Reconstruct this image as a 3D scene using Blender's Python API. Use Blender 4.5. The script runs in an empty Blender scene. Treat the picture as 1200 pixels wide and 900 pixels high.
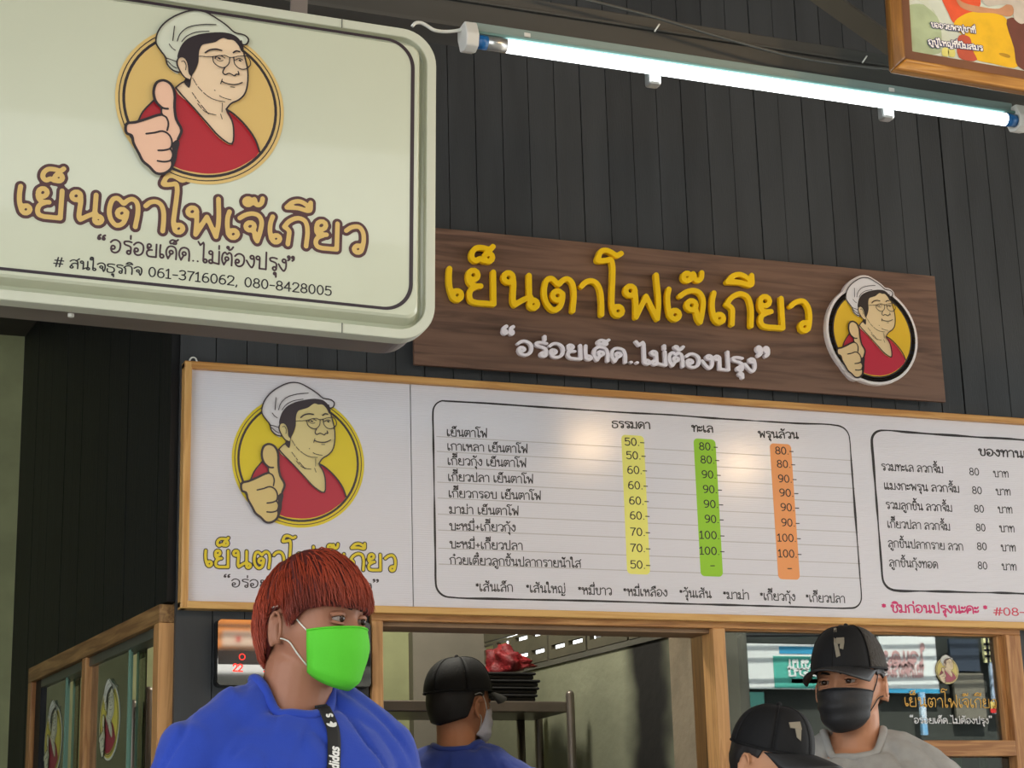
import bpy, bmesh, math, random
import numpy as np
from mathutils import Vector, Matrix, noise
from mathutils.bvhtree import BVHTree
random.seed(7)
S = bpy.context.scene
COL = S.collection

# ------------------------------------------------------------------ camera, world, sun, lights, exposure
F = 2214.86
CAM = np.array([0.0, -4.6, 1.15])
RM = np.array([[0.93825383, -0.34488042, -0.02715225],
               [0.06436399, 0.25114104, -0.96580819],
               [0.33990738, 0.9044256, 0.25783193]])
cd = bpy.data.cameras.new('camera'); cam = bpy.data.objects.new('camera', cd); COL.objects.link(cam)
cd.sensor_width = 36; cd.lens = F / 1200 * 36; cd.clip_start = 0.05
r_, d_, f_ = RM
cam.matrix_world = Matrix(((r_[0], -d_[0], -f_[0], CAM[0]), (r_[1], -d_[1], -f_[1], CAM[1]),
                           (r_[2], -d_[2], -f_[2], CAM[2]), (0, 0, 0, 1)))
S.camera = cam
W = bpy.data.worlds.new('sky'); S.world = W; W.use_nodes = True
bg = W.node_tree.nodes['Background']; bg.inputs[0].default_value = (0.94, 0.98, 1.0, 1); bg.inputs[1].default_value = 2.6
sd = bpy.data.lights.new('sun', 'SUN'); sd.energy = 11; sd.angle = 0.02; sd.color = (1, 0.95, 0.86)
sun = bpy.data.objects.new('sun', sd); COL.objects.link(sun); sun.location = (0, 6, 12)
sun.rotation_euler = Vector((0.25, -0.75, -0.85)).to_track_quat('-Z', 'Y').to_euler()
S.view_settings.view_transform = 'Standard'; S.view_settings.look = 'None'
S.view_settings.gamma = 1; S.view_settings.use_curve_mapping = False
S.view_settings.exposure = 0.62


def ray(x, y):
    return RM.T @ np.array([(x - 600) / F, (y - 450) / F, 1.0])


class Plane:
    """local frame: +x to the right, +z up, -y towards the viewer"""
    def __init__(s, o, yaw=0.0, roll=0.0):
        s.o = np.array(o, float)
        s.M = Matrix.Translation(Vector(o)) @ Matrix.Rotation(yaw, 4, 'Z') @ Matrix.Rotation(roll, 4, 'Y')
        R = np.array(s.M.to_3x3()); s.u = R[:, 0]; s.n = R[:, 1]; s.v = R[:, 2]
    def at(s, x, y):
        d = ray(x, y); t = ((s.o - CAM) @ s.n) / (d @ s.n); p = CAM + d * t - s.o
        return np.array([p @ s.u, p @ s.v])


def on(x, y, Y=0.0):
    d = ray(x, y); return CAM + d * ((Y - CAM[1]) / d[1])


def s2l(c):
    return tuple((v / 12.92 if v <= 0.04045 else ((v + 0.055) / 1.055) ** 2.4) for v in [k / 255 for k in c])


# ------------------------------------------------------------------ materials
MATS = {}
def mat(name, rgb, rough=0.6, metal=0.0, var=0.0, scale=8.0, stretch=(1, 1, 1), bump=0.0, bscale=None, rgb2=None,
        spec=0.5, emit=None, coat=0.0, trans=0.0, sheen=0.0, bstretch=None, detail=4):
    if name in MATS: return MATS[name]
    m = bpy.data.materials.new(name); m.use_nodes = True; N = m.node_tree.nodes; L = m.node_tree.links
    b = N['Principled BSDF']; c = (*s2l(rgb), 1)
    b.inputs['Base Color'].default_value = c; b.inputs['Roughness'].default_value = rough
    b.inputs['Metallic'].default_value = metal; b.inputs['Specular IOR Level'].default_value = spec
    b.inputs['Coat Weight'].default_value = coat; b.inputs['Transmission Weight'].default_value = trans
    b.inputs['Sheen Weight'].default_value = sheen
    if emit: b.inputs['Emission Color'].default_value = (*s2l(rgb), 1); b.inputs['Emission Strength'].default_value = emit
    if var or bump or rgb2:
        tc = N.new('ShaderNodeTexCoord'); mp = N.new('ShaderNodeMapping'); mp.inputs['Scale'].default_value = stretch
        L.new(tc.outputs['Object'], mp.inputs[0])
        nz = N.new('ShaderNodeTexNoise'); nz.inputs['Scale'].default_value = scale; nz.inputs['Detail'].default_value = detail
        L.new(mp.outputs[0], nz.inputs[0])
        if var or rgb2:
            oi = N.new('ShaderNodeObjectInfo')
            ad = N.new('ShaderNodeMath'); ad.operation = 'MULTIPLY_ADD'; ad.inputs[1].default_value = 0.25; ad.inputs[2].default_value = -0.12
            L.new(oi.outputs['Random'], ad.inputs[0])
            ad2 = N.new('ShaderNodeMath'); L.new(nz.outputs[0], ad2.inputs[0]); L.new(ad.outputs[0], ad2.inputs[1])
            cr = N.new('ShaderNodeValToRGB'); cr.color_ramp.elements[0].position = 0.34; cr.color_ramp.elements[1].position = 0.66
            c2 = s2l(rgb2) if rgb2 else tuple(v * (1 - var) for v in c[:3])
            c1 = c[:3] if rgb2 else tuple(min(1, v * (1 + var)) for v in c[:3])
            cr.color_ramp.elements[0].color = (*c2, 1); cr.color_ramp.elements[1].color = (*c1, 1)
            L.new(ad2.outputs[0], cr.inputs[0]); L.new(cr.outputs[0], b.inputs['Base Color'])
        if bump:
            n2 = nz
            if bscale:
                n2 = N.new('ShaderNodeTexNoise'); n2.inputs['Scale'].default_value = bscale; n2.inputs['Detail'].default_value = 5
                if bstretch:
                    mp2 = N.new('ShaderNodeMapping'); mp2.inputs['Scale'].default_value = bstretch
                    L.new(tc.outputs['Object'], mp2.inputs[0]); L.new(mp2.outputs[0], n2.inputs[0])
                else: L.new(tc.outputs['Object'], n2.inputs[0])
            bp = N.new('ShaderNodeBump'); bp.inputs['Strength'].default_value = bump; bp.inputs['Distance'].default_value = 0.01
            L.new(n2.outputs[0], bp.inputs['Height']); L.new(bp.outputs[0], b.inputs['Normal'])
    MATS[name] = m; return m


def wood(name, a, b, axis='x', sc=6.0, rough=0.45, c3=None):
    st = {'x': (0.6, 9, 9), 'z': (9, 9, 0.6), 'y': (9, 0.6, 9)}[axis]
    if name in MATS: return MATS[name]
    m = mat(name, a, rough, rgb2=b, scale=sc, stretch=st, bump=0.12, detail=7)
    N = m.node_tree.nodes; L = m.node_tree.links
    nz = [n for n in N if n.type == 'TEX_NOISE'][0]; nz.inputs['Distortion'].default_value = 0.9
    cr = [n for n in N if n.type == 'VALTORGB'][0]
    e = cr.color_ramp.elements.new(0.52); e.color = (*[(s2l(a)[i] + s2l(b)[i]) / 2 * 1.06 for i in range(3)], 1)
    return m


def glass(name, tint=(235, 245, 240), refl=2.0, rough=0.0):
    if name in MATS: return MATS[name]
    m = bpy.data.materials.new(name); m.use_nodes = True; N = m.node_tree.nodes; L = m.node_tree.links
    N.clear(); o = N.new('ShaderNodeOutputMaterial'); mx = N.new('ShaderNodeMixShader')
    t = N.new('ShaderNodeBsdfTransparent'); t.inputs[0].default_value = (*s2l(tint), 1)
    g = N.new('ShaderNodeBsdfGlossy'); g.inputs['Roughness'].default_value = rough
    fr = N.new('ShaderNodeFresnel'); fr.inputs[0].default_value = 1.5
    mu = N.new('ShaderNodeMath'); mu.operation = 'MULTIPLY'; mu.inputs[1].default_value = refl; mu.use_clamp = True
    L.new(fr.outputs[0], mu.inputs[0]); L.new(mu.outputs[0], mx.inputs[0]); L.new(t.outputs[0], mx.inputs[1]); L.new(g.outputs[0], mx.inputs[2])
    L.new(mx.outputs[0], o.inputs[0]); MATS[name] = m; return m


# ------------------------------------------------------------------ objects
def meta(o, label=None, cat=None, group=None, kind=None):
    if label: o['label'] = label
    if cat: o['category'] = cat
    if group: o['group'] = group
    if kind: o['kind'] = kind
    return o
def empty(name, loc=(0, 0, 0), M=None, parent=None):
    o = bpy.data.objects.new(name, None); COL.objects.link(o); o.empty_display_size = 0.05
    if M is not None: o.matrix_world = M
    else: o.location = loc
    if parent: o.parent = parent
    return o


class MB:
    def __init__(s): s.v = []; s.f = []
    def add(s, vs, fs):
        n = len(s.v); s.v += [tuple(map(float, p)) for p in vs]; s.f += [tuple(i + n for i in f) for f in fs]; return s
    def box(s, x0, x1, y0, y1, z0, z1):
        P = [(x, y, z) for z in (z0, z1) for y in (y0, y1) for x in (x0, x1)]
        return s.add(P, [(0, 2, 3, 1), (4, 5, 7, 6), (0, 1, 5, 4), (2, 6, 7, 3), (0, 4, 6, 2), (1, 3, 7, 5)])
    def tube(s, pts, r, n=10, cap=True, flat=None):
        pts = [Vector(p) for p in pts]; m = len(pts)
        rs = r if isinstance(r, (list, tuple)) else [r] * m
        base = len(s.v); up = None; rings = []
        for i, p in enumerate(pts):
            t = (pts[min(i + 1, m - 1)] - pts[max(i - 1, 0)])
            t = t.normalized() if t.length > 1e-9 else Vector((0, 0, 1))
            if up is None: up = Vector((0, 0, 1)) if abs(t.z) < 0.9 else Vector((0, 1, 0))
            a = t.cross(up).normalized(); b = a.cross(t).normalized(); up = b
            ry = rs[i] * (flat or 1)
            rings.append([p + a * math.cos(k * 2 * math.pi / n) * rs[i] + b * math.sin(k * 2 * math.pi / n) * ry for k in range(n)])
        vs = [v for q in rings for v in q]; fs = []
        for i in range(m - 1):
            for k in range(n):
                k2 = (k + 1) % n; fs.append((i * n + k, i * n + k2, (i + 1) * n + k2, (i + 1) * n + k))
        if cap: fs.append(tuple(range(n))[::-1]); fs.append(tuple((m - 1) * n + k for k in range(n)))
        return s.add(vs, fs)
    def cap_tube(s, pts, r, n=14):
        """tube with rounded ends (capsule chain)"""
        pts = [Vector(p) for p in pts]; rs = list(r) if isinstance(r, (list, tuple)) else [r] * len(pts)
        a, b = pts[0], pts[-1]; da = (pts[0] - pts[1]).normalized(); db = (pts[-1] - pts[-2]).normalized()
        pre = [(a + da * rs[0] * math.sin(t), rs[0] * math.cos(t)) for t in (1.45, 1.1, 0.7, 0.35)]
        post = [(b + db * rs[-1] * math.sin(t), rs[-1] * math.cos(t)) for t in (0.35, 0.7, 1.1, 1.45)]
        P = [p for p, _ in pre] + pts + [p for p, _ in post]; R = [q for _, q in pre] + rs + [q for _, q in post]
        return s.tube(P, R, n)
    def loft(s, rings, n=28, p=2.0):
        """rings: (z, rx, ry, x, y)"""
        vs = []; fs = []; m = len(rings)
        for (z, rx, ry, x, y) in rings:
            for k in range(n):
                t = 2 * math.pi * k / n; c, q = math.cos(t), math.sin(t)
                vs.append((x + rx * math.copysign(abs(c) ** (2 / p), c), y + ry * math.copysign(abs(q) ** (2 / p), q), z))
        for i in range(m - 1):
            for k in range(n):
                k2 = (k + 1) % n; fs.append((i * n + k, i * n + k2, (i + 1) * n + k2, (i + 1) * n + k))
        fs.append(tuple(range(n))[::-1]); fs.append(tuple((m - 1) * n + k for k in range(n)))
        return s.add(vs, fs)
    def disc(s, c, r, y, n=40):
        return s.add([(c[0] + r * math.cos(2 * math.pi * k / n), y, c[1] + r * math.sin(2 * math.pi * k / n)) for k in range(n)], [tuple(range(n))])
    def xf(s, M):
        s.v = [tuple(M @ Vector(p)) for p in s.v]; return s
    def mesh(s, name):
        me = bpy.data.meshes.new(name); me.from_pydata(s.v, [], s.f); me.update(); return me


def link(name, me, m, parent=None, smooth=False, bevel=0, M=None):
    o = bpy.data.objects.new(name, me); COL.objects.link(o)
    if m is not None:
        me.materials.clear(); me.materials.append(m)
    if parent: o.parent = parent
    if M is not None: o.matrix_world = M
    if smooth:
        me.polygons.foreach_set('use_smooth', [True] * len(me.polygons))
    if bevel:
        b = o.modifiers.new('bevel', 'BEVEL'); b.width = bevel; b.segments = 2; b.limit_method = 'ANGLE'
    return o
def obj(name, mb, m, parent=None, smooth=False, bevel=0):
    me = mb.mesh(name)
    bm = bmesh.new(); bm.from_mesh(me); bmesh.ops.recalc_face_normals(bm, faces=bm.faces); bm.to_mesh(me); bm.free()
    return link(name, me, m, parent, smooth, bevel)
def box(name, x0, x1, y0, y1, z0, z1, m, parent=None, bevel=0.0):
    return obj(name, MB().box(x0, x1, y0, y1, z0, z1), m, parent, bevel=bevel)


# ------------------------------------------------------------------ stroke lettering
def smooth_pts(pts, closed=False, k=5, sharp=False):
    P = [np.array(p, float) for p in pts]
    if sharp or len(P) < 3: return np.array(P + ([P[0]] if closed else []))
    out = []; n = len(P)
    rng = range(n if closed else n - 1)
    for i in rng:
        p1, p2 = P[i], P[(i + 1) % n]
        p0 = P[i - 1] if (i > 0 or closed) else p1 * 2 - p2
        p3 = P[(i + 2) % n] if (i + 2 < n or closed) else p2 * 2 - p1
        d1 = max(np.linalg.norm(p2 - p1), 1e-6); d0 = max(np.linalg.norm(p1 - p0), 1e-6); d2 = max(np.linalg.norm(p3 - p2), 1e-6)
        m1 = (p2 - p1) / d1 * d1 * 0.5 + (p1 - p0) / d0 * d1 * 0.5; m2 = (p2 - p1) * 0.5 + (p3 - p2) / d2 * d1 * 0.5
        for j in range(k):
            t = j / k; t2, t3 = t * t, t ** 3
            out.append((2 * t3 - 3 * t2 + 1) * p1 + (t3 - 2 * t2 + t) * m1 + (-2 * t3 + 3 * t2) * p2 + (t3 - t2) * m2)
    out.append(P[0] if closed else P[-1]); return np.array(out)
def ring(cx, cy, r, n=14, ry=None):
    ry = ry or r
    return np.array([(cx + r * math.cos(2 * math.pi * k / n), cy + ry * math.sin(2 * math.pi * k / n)) for k in range(n + 1)])


def contours(strokes, cell, pad=None):
    """strokes: list of (Nx2 points, half width); outlines of their union by marching squares"""
    wm = max(w for _, w in strokes); allp = np.vstack([p for p, _ in strokes])
    pad = wm + 2 * cell
    x0, y0 = allp.min(0) - pad; x1, y1 = allp.max(0) + pad
    nx = int((x1 - x0) / cell) + 2; ny = int((y1 - y0) / cell) + 2
    X, Y = np.meshgrid(x0 + cell * np.arange(nx), y0 + cell * np.arange(ny))
    D = np.full(X.shape, 1e3)
    for P, w in strokes:
        for a, b in zip(P[:-1], P[1:]):
            # only touch the neighbourhood of the segment
            i0 = max(0, int((min(a[0], b[0]) - w - 2 * cell - x0) / cell)); i1 = int((max(a[0], b[0]) + w + 2 * cell - x0) / cell) + 2
            j0 = max(0, int((min(a[1], b[1]) - w - 2 * cell - y0) / cell)); j1 = int((max(a[1], b[1]) + w + 2 * cell - y0) / cell) + 2
            xs = X[j0:j1, i0:i1]; ys = Y[j0:j1, i0:i1]; d = b - a; L2 = d @ d + 1e-12
            t = np.clip(((xs - a[0]) * d[0] + (ys - a[1]) * d[1]) / L2, 0, 1)
            D[j0:j1, i0:i1] = np.minimum(D[j0:j1, i0:i1], np.hypot(xs - a[0] - t * d[0], ys - a[1] - t * d[1]) - w)
    D = np.where(np.abs(D) < 1e-9, 1e-9, D)
    D = np.clip(D, -3 * cell, 3 * cell)
    I = D < 0; code = (I[:-1, :-1] * 1 + I[:-1, 1:] * 2 + I[1:, 1:] * 4 + I[1:, :-1] * 8)
    js, is_ = np.nonzero((code > 0) & (code < 15)); nb = {}; pos = {}
    def ep(j, i, e):
        if e == 0: k = (j, i, 0)
        elif e == 2: k = (j + 1, i, 0)
        elif e == 3: k = (j, i, 1)
        else: k = (j, i + 1, 1)
        if k not in pos:
            jj, ii, ax = k; a = D[jj, ii]; b = D[jj, ii + 1] if ax == 0 else D[jj + 1, ii]; t = a / (a - b)
            pos[k] = (x0 + cell * (ii + (t if ax == 0 else 0)), y0 + cell * (jj + (t if ax else 0)))
        return k
    T = {1: [(3, 0)], 2: [(0, 1)], 3: [(3, 1)], 4: [(1, 2)], 5: [(3, 0), (1, 2)], 6: [(0, 2)], 7: [(3, 2)], 8: [(2, 3)], 9: [(2, 0)],
         10: [(0, 1), (2, 3)], 11: [(2, 1)], 12: [(1, 3)], 13: [(1, 0)], 14: [(0, 3)]}
    for j, i in zip(js.tolist(), is_.tolist()):
        for a, b in T[int(code[j, i])]:
            a = ep(j, i, a); b = ep(j, i, b); nb.setdefault(a, []).append(b); nb.setdefault(b, []).append(a)
    loops = []; seen = set()
    for s0 in nb:
        if s0 in seen: continue
        lp = [s0]; seen.add(s0); cur = s0
        while True:
            nx_ = [q for q in nb[cur] if q not in seen]
            if not nx_: break
            cur = nx_[0]; seen.add(cur); lp.append(cur)
        if len(lp) > 4:
            L = [pos[q] for q in lp]; out = [L[0]]
            for q in L[1:]:   # drop crowding points
                if math.hypot(q[0] - out[-1][0], q[1] - out[-1][1]) > cell * 0.45: out.append(q)
            loops.append(np.array(out))
    return loops


def fill(name, loops, m, parent=None, y=0.0, depth=0.0, bev=0.0):
    """loops in local (x,z): filled flat face (or extruded towards -y) as a mesh"""
    cu = bpy.data.curves.new(name, 'CURVE'); cu.dimensions = '2D'; cu.fill_mode = 'BOTH' if depth else 'FRONT'
    K = 200.0; cu.extrude = depth / 2 * K; cu.bevel_depth = bev * K; cu.bevel_resolution = 1
    if bev: cu.offset = -bev * K
    for lp in loops:
        sp = cu.splines.new('POLY'); sp.points.add(len(lp) - 1); sp.use_cyclic_u = True
        sp.points.foreach_set('co', [c for p in lp for c in (p[0] * K, p[1] * K, 0, 1)])
    t = bpy.data.objects.new('tmp', cu); COL.objects.link(t); bpy.context.view_layer.update()
    me = bpy.data.meshes.new_from_object(t.evaluated_get(bpy.context.evaluated_depsgraph_get()))
    bpy.data.objects.remove(t); bpy.data.curves.remove(cu)
    me.transform(Matrix.Scale(1 / K, 4)); me.transform(Matrix(((1, 0, 0, 0), (0, 0, -1, y - depth / 2), (0, 1, 0, 0), (0, 0, 0, 1)))); me.name = name
    return link(name, me, m, parent)


def P(*a): return ('P', list(a))
def O(x, y, r=1.4): return ('O', x, y, r)
def Lr(*a): return ('L', list(a))
GL = {
 'ก': (9.5, [P((1.6, 0), (1.6, 5), (1.1, 6.8), (0, 7.4)), P((0, 7.4), (2, 9.3), (4.5, 10), (7, 9), (7.8, 6), (7.8, 0))]),
 'ข': (8.8, [O(1.8, 8.3), P((3.2, 8), (2.7, 6.3), (2.6, 1.5), (4, 0), (6.4, .4), (7.2, 2), (7.2, 10))]),
 'ค': (9.8, [P((.9, 0), (.5, 6), (2, 9.2), (4.3, 10), (7, 9), (8, 6), (8, 0)), O(4, 5.3), P((2.8, 4.5), (.9, 0))]),
 'ง': (7.4, [O(4.4, 8.4), P((5.8, 8.5), (6.1, 5), (5.6, 2), (4.3, .2), (2.8, 1.4), (.2, 5.4))]),
 'จ': (8.8, [P((.3, 7.8), (2.4, 9.5), (4.8, 10), (7, 8.6), (7.6, 5.5), (7.2, 2), (6.3, 0)), O(4, 5), P((4.9, 3.9), (5.5, 2), (6.3, 0))]),
 'ช': (9.2, [O(1.8, 8.3), P((3.2, 8), (2.7, 6.3), (2.6, 1.5), (4, 0), (6.4, .4), (7.2, 2), (7.2, 5.5), (6.3, 7.2), (8.4, 10.4))]),
 'ญ': (12, [P((.4, 7.6), (2.2, 9.4), (4, 10), (5.6, 8.6), (5.8, 5), (5.8, 0)), P((2, 2.6), (1.5, 5), (.4, 7.6)), O(2.4, 1.3, 1.1), P((5.8, 2.2), (7, .3), (9.2, .2), (10.2, 2), (10.2, 10)), O(6.2, -2.6, .9), P((7, -3.2), (9, -3.4), (10.2, -2))]),
 'ด': (9.8, [P((2, 0), (.7, 3), (.5, 6), (2, 9.2), (4.3, 10), (7, 9), (8, 6), (8, 0)), O(4.2, 5.2), P((3.9, 3.8), (2, 0))]),
 'ต': (9.8, [P((2, 0), (.7, 3), (.5, 6), (1.4, 9), (2.8, 9.9), (4.3, 8.5), (5.8, 9.9), (7.4, 9), (8, 6), (8, 0)), O(4.2, 5), P((3.9, 3.6), (2, 0))]),
 'ท': (9.4, [O(1.6, 8.4), P((3, 8.8), (3, 5), (3, 0)), P((3, 4), (5, 8.8), (6.5, 10), (7.7, 8.6), (7.7, 0))]),
 'ธ': (8.8, [P((7.6, 9.7), (4, 10), (1.2, 9), (1.5, 7), (5, 6.4), (7.2, 5), (7.4, 1.5), (5.4, 0), (1.6, .1), (1, 1), (1, 4))]),
 'ถ': (9.5, [O(2.2, 1.4), P((1, 2), (1.6, 5.5), (.2, 7.4)), P((.2, 7.4), (2, 9.3), (4.5, 10), (7, 9), (7.8, 6), (7.8, 0))]),
 'น': (10, [O(1.8, 8.4), P((3.2, 8.6), (3.3, 5), (3.1, .2)), P((3.1, .2), (5, 1.6), (7.2, 2.4)), P((7.3, 10), (7.3, 2)), O(7.8, 1.4)]),
 'บ': (9.8, [O(1.6, 8.4), Lr((3, 8.6), (2.9, .1), (8, 0), (8, 10))]),
 'ป': (9.8, [O(1.6, 8.4), Lr((3, 8.6), (2.9, .1), (8, 0), (8, 13.6))]),
 'พ': (10.4, [O(1.6, 8.4), Lr((3, 8.6), (3, 0), (5.6, 7), (8, 0), (8.8, 10))]),
 'ฟ': (10.4, [O(1.6, 8.4), Lr((3, 8.6), (3, 0), (5.6, 7), (8, 0), (8.8, 14))]),
 'ม': (9.8, [O(1.6, 8.4), P((3, 8.6), (3, 2)), O(1.8, 1.4), Lr((3, 1), (8, 0), (8, 10))]),
 'ย': (9.8, [O(2.6, 8.4), P((1.2, 8), (1.4, 6.4), (2.8, 5.4), (4.8, 5.3)), P((3.4, 5.3), (1.4, 4.2), (1, 2), (2.2, .3), (4, 0)), Lr((4, 0), (8, 0), (8, 10))]),
 'ร': (7.8, [P((6.6, 9.5), (4, 10), (1.2, 9.2), (1.6, 7.4), (4.2, 6.6), (6, 5.6), (6.2, 1.6)), O(4.8, 1.4)]),
 'ล': (9.6, [P((.6, 8), (2.5, 9.7), (5, 10), (7.3, 8.6), (7.8, 6), (7.8, 0)), P((7.8, 5.4), (5.5, 6.3), (3, 5.4), (1, 1.8)), O(2.2, 1.4)]),
 'ส': (9.8, [P((.6, 8), (2.5, 9.7), (5, 10), (7.3, 8.6), (7.8, 6), (7.8, 0)), P((7.8, 5.4), (5.5, 6.3), (3, 5.4), (1, 1.8)), O(2.2, 1.4), P((6, 9.2), (9, 12))]),
 'ว': (8.4, [P((.4, 8), (2.4, 9.6), (4.4, 10), (6.6, 8.6), (7, 5.5), (6.9, 1.6)), O(5.5, 1.4)]),
 'ห': (9.8, [O(1.6, 8.4), P((3, 8.8), (3, 0)), P((3, 4.6), (5, 6.6), (7, 6.6), (8, 5), (8, 0)), O(6.6, 8.3, 1.3), P((7.6, 7.6), (6.6, 6.4))]),
 'อ': (9.4, [P((.6, 7.8), (2.4, 9.6), (4.6, 10), (7.2, 8.4), (7.8, 5), (6.6, 1.4), (4, 0), (1.8, .8), (.9, 3)), O(2.5, 4, 1.4)]),
 'ะ': (5.8, [O(1, 7.2, .9), P((1.8, 6.5), (3.6, 6.8), (4.6, 8.8)), O(1, 2.2, .9), P((1.8, 1.5), (3.6, 1.8), (4.6, 3.8))]),
 'า': (7.2, [P((.2, 8.2), (1.6, 9.7), (3.6, 10), (5.3, 8.4), (5.6, 5), (5.6, 0))]),
 'เ': (5.2, [P((1.2, 10), (1, 5), (1.2, 1.8)), O(2.5, 1.4)]),
 'แ': (9.6, [P((1.2, 10), (1, 5), (1.2, 1.8)), O(2.5, 1.4), P((5.6, 10), (5.4, 5), (5.6, 1.8)), O(6.9, 1.4)]),
 'โ': (6.2, [P((6, 15.6), (4.4, 14.8), (2, 15.8), (0, 15.2), (-.4, 13.2), (1.6, 13), (2.4, 12), (2.3, 1.8)), O(3.7, 1.4)]),
 'ไ': (6.2, [Lr((-2, 16), (-.4, 13.4), (1.8, 15.8), (2.3, 14.6), (2.3, 1.8)), O(3.7, 1.4)]),
 'ใ': (6.2, [O(.6, 13.4, 1.1), P((-.5, 13.8), (.2, 15.6), (1.9, 15.4), (2.3, 13), (2.3, 1.8)), O(3.7, 1.4)]),
 'ๅ': (7, []), ' ': (5, []),
 '“': (7, [O(1.2, 12.6, .8), P((.5, 13), (1, 14.6), (2.2, 15.4)), O(4.6, 12.6, .8), P((3.9, 13), (4.4, 14.6), (5.6, 15.4))]),
 '”': (7, [O(1.4, 14.4, .8), P((2.2, 14), (2, 12.6), (.9, 11.6)), O(4.8, 14.4, .8), P((5.6, 14), (5.4, 12.6), (4.3, 11.6))]),
 '.': (3.4, [P((1.4, .4), (1.5, .4))]), ',': (4, [P((1.6, .6), (1, -1.8))]), '-': (6.4, [P((.8, 4.8), (5.2, 4.8))]),
 '+': (7.4, [P((.8, 5), (6.2, 5)), P((3.5, 2.3), (3.5, 7.7))]),
 '*': (5.4, [P((.8, 9.6), (4, 7.4)), P((.8, 7.4), (4, 9.6)), P((2.4, 10.4), (2.4, 6.6))]),
 '#': (10, [P((2.6, 0), (4.4, 11)), P((5.8, 0), (7.6, 11)), P((.6, 3.6), (8.6, 3.6)), P((1.4, 7.4), (9.4, 7.4))]),
 '0': (8.4, [('E', 3.9, 5.6, 3, 5.6)]), '1': (6.6, [Lr((.8, 9), (3, 11.2), (3, 0)), P((.8, 0), (5.2, 0))]),
 '2': (8.2, [P((.8, 8.6), (1.6, 10.6), (4, 11.2), (6.6, 9.6), (6.2, 6.8), (3.6, 3.4), (.9, .2)), P((.9, 0), (7, 0))]),
 '3': (8, [P((.8, 10), (3, 11.2), (5.8, 10.4), (6.2, 8), (4.8, 6.2), (3, 5.9)), P((3, 5.9), (5.8, 5.2), (6.6, 3), (5.6, .8), (3, 0), (.6, 1.2))]),
 '4': (8.4, [Lr((5.4, 0), (5.4, 11.2), (.6, 3.4), (7.2, 3.4))]),
 '5': (8, [P((6.2, 11), (1.4, 11)), P((1.4, 11), (1.2, 6.2)), P((1.2, 6.2), (3.4, 7.2), (6, 6.2), (6.7, 3.6), (5.6, .8), (3, 0), (.7, 1.2))]),
 '6': (8.2, [P((5.8, 10.8), (3.4, 10.6), (1.4, 7.6), (.9, 3.6)), ('E', 3.9, 3.3, 3, 3.3)]),
 '7': (7.8, [P((.7, 11), (6.8, 11)), P((6.8, 11), (4, 5.5), (2.6, 0))]),
 '8': (8.2, [('E', 3.9, 8.4, 2.5, 2.7), ('E', 3.9, 2.9, 3, 2.9)]),
 '9': (8.2, [('E', 3.9, 7.9, 3, 3.3), P((6.9, 7.6), (6.4, 3.4), (4.6, .8), (2, .2))]),
 'a': (8, [('E', 3.4, 3.6, 2.5, 3.4), P((6.1, 7.2), (6.1, 0))]), 'd': (8, [('E', 3.4, 3.6, 2.5, 3.4), P((6.1, 11.4), (6.1, 0))]),
 'i': (3.6, [P((1.6, 7.2), (1.6, 0)), P((1.6, 10.4), (1.6, 10.5))]),
 's': (6.6, [P((5.4, 6.6), (3, 7.3), (1.2, 6), (2.2, 4.2), (4.4, 3.4), (5.2, 1.6), (3.2, 0), (.8, .6))]),
 'g': (7.6, [('E', 3.2, 3.6, 2.4, 3.4), P((5.7, 7.2), (5.6, -1.6), (3, -3), (1, -2.2))]), 'h': (7.4, [P((1, 11.4), (1, 0)), P((1, 5), (3.2, 7.2), (5.4, 6), (5.6, 0))]),
 '°': (4, [O(1.6, 10, 1.1)]), ':': (3.4, [P((1.4, 2), (1.4, 2.1)), P((1.4, 7), (1.4, 7.1))]),
}
MK = {
 'ิ': [P((-7.4, 12), (-5.6, 13.8), (-3, 13.8), (-1.3, 12)), P((-7.4, 12), (-1.3, 12))],
 'ี': [P((-7.4, 12), (-5.6, 13.8), (-3, 13.8), (-1.3, 12)), P((-7.4, 12), (-1.3, 12)), P((-1.4, 12), (-1.4, 15))],
 'ื': [P((-7.4, 12), (-5.6, 13.8), (-3, 13.8), (-1.3, 12)), P((-7.4, 12), (-1.3, 12)), P((-1.4, 12), (-1.4, 15)), P((-3.2, 12.6), (-3.2, 15))],
 'ั': [O(-5, 12.8, .9), P((-4, 12.4), (-2.8, 13), (-1.4, 15))],
 '็': [P((-.8, 15.6), (-2, 14.6), (-5, 15), (-6.8, 13.6), (-6.4, 12), (-4.8, 12.2), (-4, 11.8)), O(-3, 12.8, 1)],
 '่': [P((-2, 12), (-2, 14.6))],
 '้': [O(-5, 14, .8), P((-4.2, 13.4), (-4.2, 12.2), (-2.6, 12.6), (-1, 14.8))],
 '๊': [O(-6, 13, .9), P((-5.2, 13.2), (-4.4, 12.2), (-3.6, 13.8), (-2.8, 12.2), (-1.4, 12.8), (-1.2, 15))],
 '๋': [P((-3, 12), (-3, 15)), P((-4.5, 13.5), (-1.5, 13.5))],
 'ุ': [O(-2.6, -2.6, .9), P((-1.7, -2.6), (-1.7, -5.2))],
 'ู': [O(-4.6, -2.6, .9), P((-3.7, -2.6), (-3.7, -4.8), (-1.4, -4.8), (-1.4, -2.2))],
}
def strokes_of(defs, dx=0, dy=0):
    out = []
    for d in defs:
        if d[0] == 'O': q = ring(d[1], d[2], d[3], 10)
        elif d[0] == 'E': q = ring(d[1], d[2], d[3], 18, d[4])
        elif d[0] == 'L': q = np.array(d[1], float)
        else: q = smooth_pts(d[1], k=4)
        out.append(q + np.array([dx, dy]))
    return out
_gc = {}
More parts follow.
